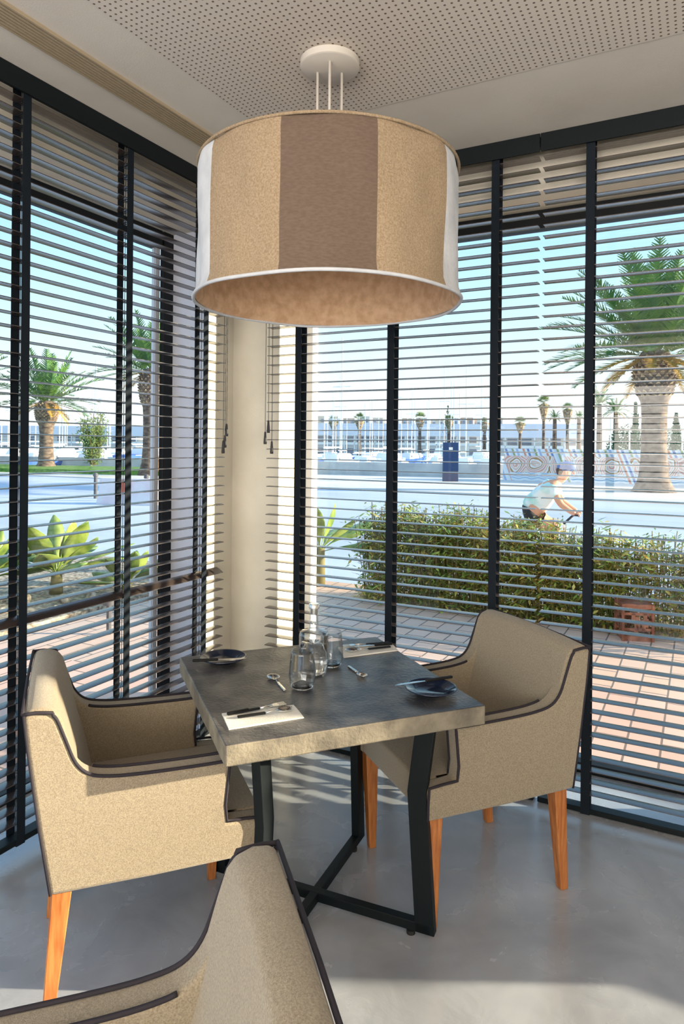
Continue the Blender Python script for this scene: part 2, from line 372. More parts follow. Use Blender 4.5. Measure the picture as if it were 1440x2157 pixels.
# back wall
A1 = .42; C0, C1 = 1.28, 1.79; B0, B1 = 1.86, 3.3
b = MB()
b.box(XL, -2.049, YB, YB+TH, 0, H); b.box(-2.049, A1, YB, YB+TH, HEAD, H); b.box(A1, C0, YB, YB+TH, 0, H); b.box(C0, C1, YB, YB+TH, 0, .4); b.box(C0, C1, YB, YB+TH, 2.5, H); b.box(C1, B0, YB, YB+TH, 0, H)
b.box(B0, B1, YB, YB+TH, 0, .52); b.box(B0, B1, YB, YB+TH, 2.5, H); b.box(B1, XR, YB, YB+TH, 0, H)
struct(b.build('wall_back', 'plaster'), 'white plaster corner pillar and wall around the right window', 'wall')
struct(MB().box(XR, XR+.2, YR, YB+TH, 0, H).build('wall_right', 'plaster'), 'plaster wall', 'wall')
b = MB(); b.box(XL-TH, -1.8, YR-.2, YR, 0, H); b.box(3.8, XR+.2, YR-.2, YR, 0, H); b.box(-1.8, 3.8, YR-.2, YR, 2.6, H)
struct(b.build('wall_rear', 'plaster'), 'plaster wall around the rear opening', 'wall')
# window frames
def window(name, lab):
    o = empty(name, (0, 0, 0)); return struct(o, lab, 'window')
w1 = window('window_1', 'dark framed full height window on the left')
xo = XL-TH+.02
b = MB()
b.box(xo-.03, xo, 2.872, 2.948, 0, HEAD); b.box(xo-.08, xo, -1.2, 2.858, 2.625, HEAD); b.box(xo-.08, xo, -1.2, 2.858, 0, .05); b.box(xo-.08, xo, -1.2, -1.11, .05, 2.625)
b.box(xo-.08, xo, .55, .64, .05, 2.625)
b.build('window_frame', 'frame_dark', w1, bevel=.003)
MB().box(xo-.062, xo-.034, 2.842, 2.874, 0, HEAD).build('outer_post', 'pale_frame', w1)
MB().box(xo-.045, xo-.037, .64, 2.842, .05, 2.625).build('pane', 'pane', w1)
MB().box(xo+.001, XL-.01, 2.944, 2.948, 0, HEAD).build('reveal_sky_tint', 'reveal', w1)  # thin added sheet carrying the skylight tint of the white reveal
w2 = window('window_2', 'dark framed full height window on the right')
yo = YB+TH-.02
b = MB()
b.box(-2.049, A1, yo, yo+.07, 2.625, HEAD); b.box(-2.049, A1, yo, yo+.07, 0, .048); b.box(A1-.07, A1, yo, yo+.07, .048, 2.625)
b.build('window_frame', 'frame_dark', w2, bevel=.003)
MB().box(-2.049, -1.985, yo, yo+.07, .048, 2.625).build('side_frame', 'pale_frame', w2, bevel=.003)
MB().box(-1.985, A1-.07, yo+.03, yo+.038, .048, 2.625).build('pane', 'pane', w2)
w3 = window('window_3', 'window beyond the right edge of the view')
b = MB(); b.box(B0, B1, yo, yo+.06, 2.44, 2.5); b.box(B0, B1, yo, yo+.06, .52, .56)
b.box(C0, C1, yo, yo+.06, 2.44, 2.5); b.box(C0, C1, yo, yo+.06, .40, .44)
b.build('window_frame', 'frame_dark', w3)
# ceiling grille
g = empty('ceiling_vent', (-1.968, -.3, H), 0, 'long linear slot air grille set in the ceiling along the left window', 'air vent')
MB().box(-.052, .052, -2.6, 3.0, -.004, .004).build('backing', 'shadow_gap', g)
b = MB()
for i in range(8): x = -.052+i*(.104/7); b.box(x-.0042, x+.0042, -2.6, 3.0, -.012, 0)
b.build('slats', 'grille', g)

# ------------------------------------------------------------------ blinds
PITCH = .0487; SD = .05
def blind(name, length, side, label, z_bottom, tapes, special=None, cords=None, tapew=.036):
    """local: x along the width 0..length, y towards the room is negative"""
    r = empty(name, (0, 0, 0), 0, label, 'blind', 'wooden venetian blinds at the two windows')
    top = H-.001
    MB().box(0, length, -.032, .032, top-.045, top).build('headrail', 'black_metal', r, bevel=.002)
    MB().box(-.004, length+.004, -.042, -.032, top-.078, top).build('valance', 'black_metal', r, bevel=.001)
    b = MB(); z = top-.095; i = 0
    n = int((z-(z_bottom+.045))/PITCH)
    P = (z-(z_bottom+.03))/(n+.0)
    for i in range(n):
        zz = z-i*P
        L0 = .004+random.uniform(-.002, .002); L1 = length-.004+random.uniform(-.002, .002)
        tl = random.gauss(0, .012)
        sag = random.uniform(-.0012, .0012)
        if special and abs(zz-special) < P/2: tl = .5
        V = []; xs = [L0, (L0+L1)/2, L1]
        cs = [(-.5, 0), (-.25, .06), (0, .08), (.25, .06), (.5, 0)]
        up = []; dn = []
        for a, h in cs:
            y = a*SD; hh = h*SD*.5
            up.append((y*cos(tl)-hh*sin(tl), y*sin(tl)+hh*cos(tl)+.0015)); dn.append((y*cos(tl)-hh*sin(tl), y*sin(tl)+hh*cos(tl)-.0015))
        ring = up+dn[::-1]; K = len(ring)
        for q, x in enumerate(xs):
            dz = sag if q == 1 else 0
            V += [(x, y, zz+hz+dz) for y, hz in ring]
        F = [tuple(range(K)), tuple(2*K+k for k in range(K-1, -1, -1))]
        for q in range(2):
            for k in range(K): F.append((q*K+k, (q+1)*K+k, (q+1)*K+(k+1) % K, q*K+(k+1) % K))
        b.add(V, F)
    b.build('slats', 'slat', r)
    MB().box(.002, length-.002, -.027, .027, z_bottom, z_bottom+.022).build('bottom_rail', 'black_metal', r, bevel=.003)
    for t in tapes:
        b = MB()
        for y in (-.0285, .0285):
            b.box(t-tapew/2, t+tapew/2, y-.0008, y+.0008, z_bottom-.001, top-.045)
        b.box(t-tapew/2, t+tapew/2, -.029, .029, z_bottom-.003, z_bottom-.001)
        for i in range(n): b.box(t-.012, t-.008, -.028, .028, z-i*P-.004, z-i*P-.003); b.box(t+.008, t+.012, -.028, .028, z-i*P-.004, z-i*P-.003)
        b.box(t-.001, t+.001, -.001, .001, z_bottom+.02, top-.045)
        b.build('ladder_tape', 'tape', r)
    for (cx, cy, zt) in (cords or []):
        c = MB().tube([(cx, cy, top-.05), (cx+.001, cy-.001, (top+zt)/2), (cx, cy, zt)], .0016, 6).build('pull_cord', 'cord', r)
        MB().lathe([(.001, 0), (.005, -.004), (.006, -.02), (.009, -.06), (.008, -.068), (.0, -.068)], 12, (cx, cy, zt)).build('tassel', 'cord', c, smooth=True)
    return r
XBL = -2.245; YBB = 3.068
# left blind, local x runs along world y (rotz 90), local -y -> world +x
bl = blind('venetian_blind', 1.44, 0, 'dark venetian blind on the left window, ending at the corner pillar', .062, [.225, .745, 1.27], special=.91,
           cords=[(1.425, -.045, 1.66), (1.405, -.05, 1.60), (1.39, -.05, 1.57)])
bl.location = (XBL, 1.475, 0); bl.rotation_euler = (0, 0, pi/2)
bb = blind('venetian_blind', 1.42, 0, 'dark venetian blind on the right window, starting at the corner pillar', .004, [.2, .722, 1.228],
           cords=[(.03, -.046, 1.68), (.012, -.048, 1.62), (.055, -.05, 1.57)])
bb.location = (-2.05, YBB, 0)
bb2 = blind('venetian_blind', 1.42, 0, 'dark venetian blind on the right window behind the right armchair, at the photo\'s right edge', .004, [.2, .71, 1.22])
bb2.location = (-.617, YBB, 0)

# ------------------------------------------------------------------ table
TC = Vector((-1.136, 2.012, 0)); TA = math.atan2(.758, .652)
U = Vector((cos(TA), sin(TA), 0)); W = Vector((-sin(TA), cos(TA), 0))
TT = .76
tb = empty('dining_table', TC, TA, 'square concrete topped dining table on crossed black metal legs', 'table')
b = MB(); h = .4; n = 14
# slab with softly uneven edges
ring = []
for a, c in (((-h, -h), (h, -h)), ((h, -h), (h, h)), ((h, h), (-h, h)), ((-h, h), (-h, -h))):
    for i in range(n):
        t = i/n; x = a[0]+(c[0]-a[0])*t; y = a[1]+(c[1]-a[1])*t; j = random.uniform(-.0012, .0012) if 0 < i else 0
        ring.append((x*(1+j/h), y*(1+j/h)))
b.prism(ring, TT-.058, TT, 'z')
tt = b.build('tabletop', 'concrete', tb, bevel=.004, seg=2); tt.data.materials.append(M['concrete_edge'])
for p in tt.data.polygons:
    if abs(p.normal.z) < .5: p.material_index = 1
D2 = sqrt(.5)
for q, (sx_, sy_) in enumerate(((1, 1), (1, -1), (-1, -1), (-1, 1))):
    R = Matrix.Rotation(atan2(sy_, sx_), 4, 'Z')
    ro = .415
    # flat bar leg with an inward knee, drawn in the diagonal's plane
    poly = [(ro-.062, .0), (ro, .0), (ro-.030, .455), (ro+.0, TT-.058), (ro-.062, TT-.058), (ro-.092, .455)]
    poly = [(a, c) for a, c in poly]
    MB().prism([(a, z+.018) if z == 0 else (a, z) for a, z in poly], -.015, .015, 'y', R).build('leg', 'black_metal', tb, bevel=.002)
for k, ang in enumerate((pi/4, -pi/4)):
    R = Matrix.Rotation(ang, 4, 'Z'); z0 = .018+(0.0 if k == 0 else .0006)
    MB().box(-.40, .40, -.015, .015, z0, z0+.03, R).build('base_bar', 'black_metal', tb, bevel=.002)
    MB().box(-.35, .35, -.0149, .0149, TT-.085, TT-.0585, R).build('top_bar', 'black_metal', tb)
for ang in (45, 135, 225, 315):
    a = radians(ang); MB().lathe([(.0, 0), (.014, 0), (.014, .012), (.006, .013), (.006, .02)], 14, (.335*cos(a), .335*sin(a), 0)).build('foot_glide', 'rubber', tb, smooth=True)

# ------------------------------------------------------------------ armchairs
def bez(pts, n=8):      # catmull-rom through 2D/3D points
    P = [Vector(p) for p in pts]; out = []
    for i in range(len(P)-1):
        p0 = P[max(i-1, 0)]; p1 = P[i]; p2 = P[i+1]; p3 = P[min(i+2, len(P)-1)]
        for k in range(n):
            t = k/n; out.append(.5*((2*p1)+(p2-p0)*t+(2*p0-5*p1+4*p2-p3)*t*t+(3*p1-p0-3*p2+p3)*t**3))
    out.append(P[-1]); return out
def chair():
    r = empty('dining_armchair', (0, 0, 0))
    HW = .29; AT = .062
    armtop = [(.205, .652), (.10, .653), (-.04, .657), (-.12, .664), (-.17, .678), (-.203, .712), (-.228, .775), (-.250, .832), (-.264, .846)]
    side = [(-.262, .378), (.0, .372), (.305, .372), (.302, .46), (.298, .474), (.20, .480), (.194, .53), (.203, .63)]
    at = [(p.x, p.y) for p in bez([(a, c, 0) for a, c in armtop], 4)]
    rear = [(-.30, .852), (-.328, .852), (-.318, .75), (-.29, .55)]
    prof = side+at+rear
    for s in (1, -1):
        lo, hi = (HW-AT, HW) if s > 0 else (-HW, -HW+AT)
        # side panel: outer face slightly domed
        b = MB(); b.prism(prof, lo, hi, 'y'); o = b.build('armrest', 'linen', r, bevel=.010, seg=3)
        # piping along outer and inner edges
        for y in ((HW-.002)*s, (HW-AT+.002)*s):
            pts = [(a, y, c) for a, c in ([(.304, .376), (.303, .43), (.299, .476), (.25, .481), (.198, .483), (.193, .53), (.203, .63), (.205, .654)] if abs(y) > .26 else [(.198, .483), (.193, .53), (.203, .63), (.205, .654)])]
            pts += [(a, y, c+.001) for a, c in (at[2:-2] if abs(y) > .26 else at[2:-17])]
            if abs(y) > .26: pts += [(-.26, y, .852), (-.30, y, .857), (-.33, y, .856)]
            P3 = []
            for i in range(len(pts)-1):
                a = Vector(pts[i]); c = Vector(pts[i+1]); P3 += [a, (a+c)/2]
            P3.append(Vector(pts[-1]))
            MB().tube(P3, .0045, 6).build('piping', 'piping', r, smooth='all')
        # rear vertical seam piping
        MB().tube([(-.328, HW*s*.99, .853), (-.3165, HW*s*.99, .75), (-.289, HW*s*.99, .55), (-.262, HW*s*.99, .379)], .004, 6).build('piping', 'piping', r, smooth='all')
    MB().tube([(-.331, -HW, .857), (-.333, 0, .860), (-.331, HW, .857)], .0045, 6).build('piping', 'piping', r, smooth='all')
    # seat: T shaped, crowned
    b = MB(); nx, ny = 8, 10; iw = HW-AT-.001
    V = []; F = []
    def seat_z(x, y, w_): return .480+.020*max(0, 1-(y/w_)**4)*max(0, 1-((x-.05)/.27)**4)
    xs = [-.22+i*(.52/nx) for i in range(nx+1)]
    for x in xs:
        w_ = iw
        for j in range(ny+1):
            y = -w_+2*w_*j/ny; V.append((x, y, seat_z(x, y, w_)))
    for i in range(nx):
        for j in range(ny): F.append((i*(ny+1)+j, (i+1)*(ny+1)+j, (i+1)*(ny+1)+j+1, i*(ny+1)+j+1))
    b.add(V, F)
    b.build('seat', 'linen', r, smooth='all')
    b = MB(); b.box(.235, .303, -HW+AT-.002, HW-AT+.002, .372, .480); b.box(-.20, .235, -.2, .2, .38, .43)
    b.build('front_panel', 'linen', r, bevel=.012, seg=3)
    # backrest: leaning pad with rounded top
    bp = [(-.145, .47), (-.150, .50), (-.172, .60), (-.200, .70), (-.226, .79), (-.240, .833), (-.256, .853), (-.285, .864), (-.315, .862), (-.329, .850), (-.322, .76), (-.294, .56), (-.264, .378), (-.22, .378), (-.2, .47)]
    b = MB(); ny = 10; V = []; K = len(bp)
    for j in range(ny+1):
        y = -HW+.009+(2*HW-.018)*j/ny; t = abs(2*j/ny-1)
        crown = .010*(1-t**2); 
        for i, (a, c) in enumerate(bp):
            dx = -.008*(1-t**2) if 0 < i < 6 else 0
            yy = y
            V.append((a+dx, yy, c+(crown if .84 < c else 0)))
    F = [tuple(range(K-1, -1, -1)), tuple(ny*K+k for k in range(K))]
    for j in range(ny):
        for k in range(K): F.append((j*K+k, j*K+(k+1) % K, (j+1)*K+(k+1) % K, (j+1)*K+k))
    b.add(V, F); b.build('backrest', 'linen', r, bevel=.012, seg=3)
    for s in (1, -1):
        MB().frustum(.258, .235*s, 0, .014, .014, .265, .245*s, .385, .026, .026).build('leg', 'wood', r, bevel=.003)
        MB().frustum(-.268, .228*s, 0, .015, .015, -.232, .235*s, .39, .026, .024).build('leg', 'wood', r, bevel=.003)
    return r
ch = chair()
def put(c, u, v, rz, label):
    p = TC+U*u+W*v; c.location = (p.x, p.y, 0); c.rotation_euler = (0, 0, TA+rz); tag(c, label, 'chair', 'upholstered dining armchairs')
c2 = copy_tree(ch); c3 = copy_tree(ch)
put(ch, -.56, .03, 0, 'beige linen armchair with its sunlit side, left of the concrete table')
put(c2, .57, .0, pi, 'beige linen armchair right of the concrete table, by the right window')
put(c3, -.80, -1.28, pi-.1, 'linen armchair in the foreground, cut off by the bottom edge')

# ------------------------------------------------------------------ things on the table
def tp(px, py, dz=0): p = onz(px, py, TT+dz); return Vector((p.x, p.y, TT+dz))
def plate(c, r, label):
    o = empty('side_plate', c, 0, label, 'plate', 'dark side plates')
    prof = [(0, .004), (r*.45, .003), (r*.55, .002), (r*.60, .006), (r*.72, .010), (r*.97, .017), (r, .019), (r*.99, .022), (r*.95, .0205), (r*.72, .014), (r*.6, .0095), (r*.54, .007), (0, .0065)]
    MB().lathe(prof, 48).build('dish', 'plate', o, smooth='all')
    return o
plate(tp(470, 1394), .083, 'dark glazed side plate near the table\'s left corner')
plate(tp(907, 1460), .083, 'dark blue glazed side plate near the table\'s right corner')
def knife(p0, p1, label, z0, z1=None, cat='knife', group='table knives'):   # p0 = handle end, p1 = tip
    z1 = z0 if z1 is None else z1
    d = Vector((p1.x-p0.x, p1.y-p0.y, 0)); L = d.length; a = atan2(d.y, d.x)
    o = empty('table_knife', (p0.x, p0.y, z0), 0, label, cat, group); o.rotation_euler = (0, -atan2(z1-z0, L), a)
    MB().box(0, L*.47, -.0055, .0055, 0, .009).build('handle', 'bone', o, bevel=.003)
    pr = [(L*.47, -.003), (L*.52, -.004), (L*.60, -.0085), (L*.9, -.009), (L*.98, -.004), (L, .001), (L*.9, .004), (L*.47, .0035)]
    MB().prism(pr, .003, .0045, 'z').build('blade', 'steel', o)
    return o
def spoon(p0, p1, label, z0, small=False, handle='steel', fork=False):     # p0 handle end, p1 bowl tip
    d = Vector((p1.x-p0.x, p1.y-p0.y, 0)); L = d.length; a = atan2(d.y, d.x)
    o = empty('table_fork' if fork else ('teaspoon' if small else 'table_spoon'), (p0.x, p0.y, z0), a, label, 'fork' if fork else 'spoon')
    hw = .005 if small else .0055
    MB().box(0, L*.5, -hw, hw, .001, .007).build('handle', handle, o, bevel=.002)
    MB().tube([(L*.48, 0, .004), (L*.62, 0, .007), (L*.74, 0, .006)], .0022, 8).build('neck', 'steel', o, smooth='all')
    if fork:
        b = MB(); b.prism([(L*.70, -.003), (L*.78, -.011), (L*.86, -.012), (L*.86, .012), (L*.78, .011), (L*.70, .003)], .004, .006, 'z')
        for k in range(4): y = -.0105+k*.007; b.box(L*.85, L, y-.0014, y+.0014, .004, .006)
        b.build('head', 'steel', o, bevel=.0005)
    else:
        rl = L*.16 if not small else L*.19; rw = rl*.70
        b = MB(); V = []; F = []; n = 20; m = 5
        for i in range(m+1):
            t = i/m
            for k in range(n):
                g = 2*pi*k/n; V.append((L-rl+rl*t*cos(g), rw*t*sin(g), .001+.008*t*t))
        for i in range(m):
            for k in range(n): F.append((i*n+k, (i+1)*n+k, (i+1)*n+(k+1) % n, i*n+(k+1) % n))
        b.add(V, F); b.build('bowl', 'steel', o, smooth='all', solid=.0012)
    return o
knife(tp(405, 1397, .018), tp(520, 1391, .018), 'dark handled knife lying across the left side plate', TT+.0225)
knife(tp(952, 1431, .018), tp(830, 1450, .018), 'dark handled knife lying across the right side plate', TT+.0225)
def napkin(quad, label):
    P = [tp(*q) for q in quad]; c = sum(P, Vector())/4
    o = empty('folded_napkin', c, 0, label, 'napkin', 'folded white napkins under cutlery')
    b = MB(); n = 10; V = []; F = []
    for L_ in range(2):
        for i in range(n+1):
            for j in range(n+1):
                s, t = i/n, j/n; p = (P[0]*(1-s)+P[1]*s)*(1-t)+(P[3]*(1-s)+P[2]*s)*t
                V.append((p.x-c.x, p.y-c.y, (.0035+.0018*sin(5*s+2)*sin(4*t)) if L_ else .0003))
    K = (n+1)*(n+1)
    for i in range(n):
        for j in range(n):
            q = (i*(n+1)+j, (i+1)*(n+1)+j, (i+1)*(n+1)+j+1, i*(n+1)+j+1); F.append(q); F.append(tuple(K+x for x in q[::-1]))
    edge = [(i, 0) for i in range(n)]+[(n, j) for j in range(n)]+[(i, n) for i in range(n, 0, -1)]+[(0, j) for j in range(n, 0, -1)]
    for k in range(len(edge)):
        a = edge[k][0]*(n+1)+edge[k][1]; d = edge[(k+1) % len(edge)]; d = d[0]*(n+1)+d[1]; F.append((a, K+a, K+d, d))
    b.add(V, F); b.build('cloth', 'napkin', o, smooth=True)
napkin([(467, 1505), (618, 1487), (640, 1513), (482, 1538)], 'white folded napkin at the table edge nearest the camera')
napkin([(712, 1365), (822, 1355), (838, 1371), (724, 1386)], 'white folded napkin near the table edge by the right window')
zt = TT+.0055
knife(tp(478, 1511), tp(574, 1492), 'dark handled knife on the near napkin', zt, group='table knives')
spoon(tp(492, 1509), tp(600, 1488), 'fork on the near napkin', zt, handle='bone', fork=True)
spoon(tp(500, 1517), tp(616, 1500), 'dark handled spoon on the near napkin', zt, handle='bone')
knife(tp(826, 1361), tp(745, 1367), 'dark handled knife on the far napkin, nearest its window side', zt)
spoon(tp(818, 1358), tp(722, 1366), 'dark handled fork on the far napkin', zt, handle='bone', fork=True)
spoon(tp(822, 1367), tp(727, 1377), 'dark handled spoon on the far napkin, nearest the camera', zt, handle='bone')
spoon(tp(600, 1457), tp(570, 1424), 'teaspoon left of the drinking glass', TT, small=True)
spoon(tp(734, 1406), tp(769, 1430), 'teaspoon right of the water carafe', TT, small=True)
def tumbler(c, label, hh=.125, r=.043):
    o = empty('drinking_glass', c, 0, label, 'glass', 'stemless drinking glasses')
    out = [(0, 0), (r*.55, 0), (r*.80, .006), (r*.97, .026), (r*1.02, .045), (r*.98, .07), (r*.86, hh-.01), (r*.82, hh)]
    inn = [(r*.82-.0012, hh), (r*.86-.0015, hh-.01), (r*.98-.0015, .07), (r*1.02-.0018, .045), (r*.97-.003, .028), (r*.72, .014), (0, .011)]
    MB().lathe([(r*.80, .006)]+out[3:]+inn[:-2]+[(r*.93, .024), (r*.86, .014)], 40, cap=False).build('bowl', 'thin_glass', o, smooth='all')
    MB().lathe([(0, 0), (r*.55, 0), (r*.80, .0055), (r*.88, .013), (r*.70, .0135), (0, .011)], 40, cap=False).build('base', 'glass', o, smooth='all')
    return o
tumbler(tp(636, 1450), 'empty stemless glass in front of the water carafe')
tumbler(tp(697, 1403), 'empty stemless glass behind the water carafe, right side')
cc = tp(660, 1424)
o = empty('water_carafe', cc, 0, 'clear glass carafe of water with a stopper, at the table\'s centre', 'carafe')
R_ = .050
out = [(0, 0), (.030, 0), (.040, .004), (.047, .018), (R_, .045), (R_, .142), (.0485, .150), (.044, .154), (.022, .158), (.0155, .164), (.0145, .19), (.0150, .226), (.0165, .230)]
inn = [(.0145, .230), (.013, .226), (.0125, .19), (.0135, .166), (.020, .1605), (.043, .1525), (.0465, .149), (.048, .142), (.048, .046), (.045, .020), (.037, .012), (0, .010)]
MB().lathe(out+inn, 48, cap=False)  .build('glass_body', 'thin_glass', o, smooth='all')
MB().lathe([(0, .0102), (.0368, .0122), (.0448, .0202), (.0478, .046), (.0478, .112), (0, .112)], 48, cap=False).build('water', 'water', o, smooth='all')
MB().lathe([(0, .212), (.0118, .212), (.0118, .232), (.018, .233), (.018, .246), (.016, .248), (0, .248)], 28, cap=False).build('stopper', 'steel', o, smooth=True)

# ------------------------------------------------------------------ pendant lamp
LC = depth(690, 627, 2.42); lx, ly = LC.x, LC.y
LR = .455; zb = 2.052; zt_ = 2.51
lp = empty('pendant_lamp', (lx, ly, H), 0, 'large drum pendant lamp with a panelled linen shade above the table', 'lamp')
MB().lathe([(0, 0), (.095, 0), (.096, -.006), (.105, -.008), (.105, -.030), (.100, -.034), (0, -.034)], 48).build('canopy', 'white_metal', lp, smooth=True)
toc = atan2(-ly, -lx)
for k in range(3):
    a = toc+k*2*pi/3
    MB().tube([(.050*cos(a), .050*sin(a), -.034), (.050*cos(a), .050*sin(a), zt_-H-.03)], .005, 10).build('rod', 'white_metal', lp, smooth='all')
b = MB()
for k in range(3):
    a = toc+pi/2+k*2*pi/3; b.tube([(0, 0, zt_-H-.03), (LR*cos(a), LR*sin(a), zt_-H-.03)], .004, 8)
b.build('support_arms', 'white_metal', lp)
sh = MB().lathe([(LR-.016, zt_-H), (LR-.018, (zt_+zb)/2-H), (LR-.012, zb-H+.02), (LR+.004, zb-H+.002)], 120, cap=False).build('shade_lining', 'shade_inside', lp, smooth='all')
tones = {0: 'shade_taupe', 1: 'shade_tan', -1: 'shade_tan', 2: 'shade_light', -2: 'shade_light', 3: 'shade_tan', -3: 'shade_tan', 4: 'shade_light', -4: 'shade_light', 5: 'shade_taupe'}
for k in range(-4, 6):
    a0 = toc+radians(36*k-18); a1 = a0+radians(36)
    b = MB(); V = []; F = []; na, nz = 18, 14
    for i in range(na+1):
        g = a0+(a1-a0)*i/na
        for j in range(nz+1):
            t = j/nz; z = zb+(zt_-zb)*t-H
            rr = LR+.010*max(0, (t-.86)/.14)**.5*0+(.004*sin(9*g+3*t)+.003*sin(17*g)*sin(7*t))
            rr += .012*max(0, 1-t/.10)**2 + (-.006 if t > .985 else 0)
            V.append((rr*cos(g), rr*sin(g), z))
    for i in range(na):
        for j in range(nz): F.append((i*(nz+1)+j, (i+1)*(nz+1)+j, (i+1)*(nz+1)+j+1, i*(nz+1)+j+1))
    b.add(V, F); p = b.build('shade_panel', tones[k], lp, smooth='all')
rim = [((LR+.010+.004*sin(9*g)*.5)*cos(g), (LR+.010+.002*sin(9*g))*sin(g), zb-H+.002*sin(5*g)) for g in [2*pi*i/120 for i in range(120)]]
MB().tube(rim, .006, 8, closed=True).build('bottom_rim', 'shade_light', lp, smooth='all')
rim = [((LR-.001)*cos(g), (LR-.001)*sin(g), zt_-H) for g in [2*pi*i/120 for i in range(120)]]
MB().tube(rim, .005, 8, closed=True).build('top_rim', 'shade_tan', lp, smooth='all')

# ------------------------------------------------------------------ outside ground
RZ = -.35
o = MB().box(XL-TH-2.2, 12, YB+TH, 6.9, -.3, -.012).build('terrace_paving', 'paver_shaded'); struct(o, 'block paving outside the right window, coloured as if in shade', 'paving')
o = MB().box(XL-TH-.2, 12, YB+TH+.002, 4.75, -.012, -.004).build('terrace_band', 'paver'); struct(o, 'pink block paving next to the right window, coloured as if sunlit', 'paving')  # sunlit strip of the same paving, the sun put into its colour
o = MB().box(-5.1, XL-TH, -8, YB+TH, -.3, -.004).build('terrace_side', 'paver'); struct(o, 'pink block paving outside the left window', 'paving')
o = MB().box(-7.4, -5.1, -8, 6.9, -.3, -.02).build('planting_bed', 'gravel'); struct(o, 'gravel planting bed outside the left window', 'bed')
o = MB().box(-700, 700, -300, 900, RZ-.5, RZ).build('road', 'road'); struct(o, 'pale asphalt road', 'road')
def rot_slab(px0, y0, px1, y1, name, m, lab, z1=.01, zw=.6):
    a = onz(px0, y0, RZ); c = onz(px1, y1, RZ)
    return a, c
# far pavement in front of the mosaic wall and quay, running parallel to the road
fy = onz(1000, 1042, RZ).y
o = MB().box(-60, 60, fy, 60, RZ-.02, RZ+.05).build('far_pavement', 'pavement'); struct(o, 'pale pavement on the far side of the road', 'pavement')

# mosaic wall
a = depth(1058, 1006, 38.0); c = depth(1560, 1020, 33.0)
an = atan2(c.y-a.y, c.x-a.x)
mz = RZ+.05
o = empty('mosaic_wall', (a.x, a.y, mz), an, 'low wall covered in a colourful mosaic of rings and stripes, behind the big palm', 'wall')
b = MB(); b.prism([(0, 0), (.35, 1.75), (.75, 1.75), (.75, 0)], 0, 17, 'x'); b.build('tiled_face', 'mosaic', o)
# quay wall
a = depth(640, 1003, 44.0); c = depth(1075, 1005, 40.0); an = atan2(c.y-a.y, c.x-a.x); Lq = (Vector((c.x, c.y))-Vector((a.x, a.y))).length
a2 = a-Vector((cos(an), sin(an), 0))*50
o = MB().box(0, Lq+50, 0, .5, 0, .85).build('quay_wall', 'quay'); o.location = (a2.x, a2.y, RZ); o.rotation_euler = (0, 0, an); tag(o, 'low pale stone quay wall in front of the moored boats', 'wall')
# totem
p = depth(948, 1011, 36.0)
o = empty('information_totem', (p.x, p.y, RZ+.05), YAW, 'dark blue information totem standing on the far pavement', 'sign')
MB().box(-.41, .41, -.09, .09, 0, .55).build('base', 'totem_low', o, bevel=.01)
MB().box(-.41, .41, -.09, .09, .55, 2.05).build('panel', 'totem', o, bevel=.01)
MB().box(-.10, .10, -.097, -.09, 1.66, 1.80).build('emblem', 'bwhite', o)

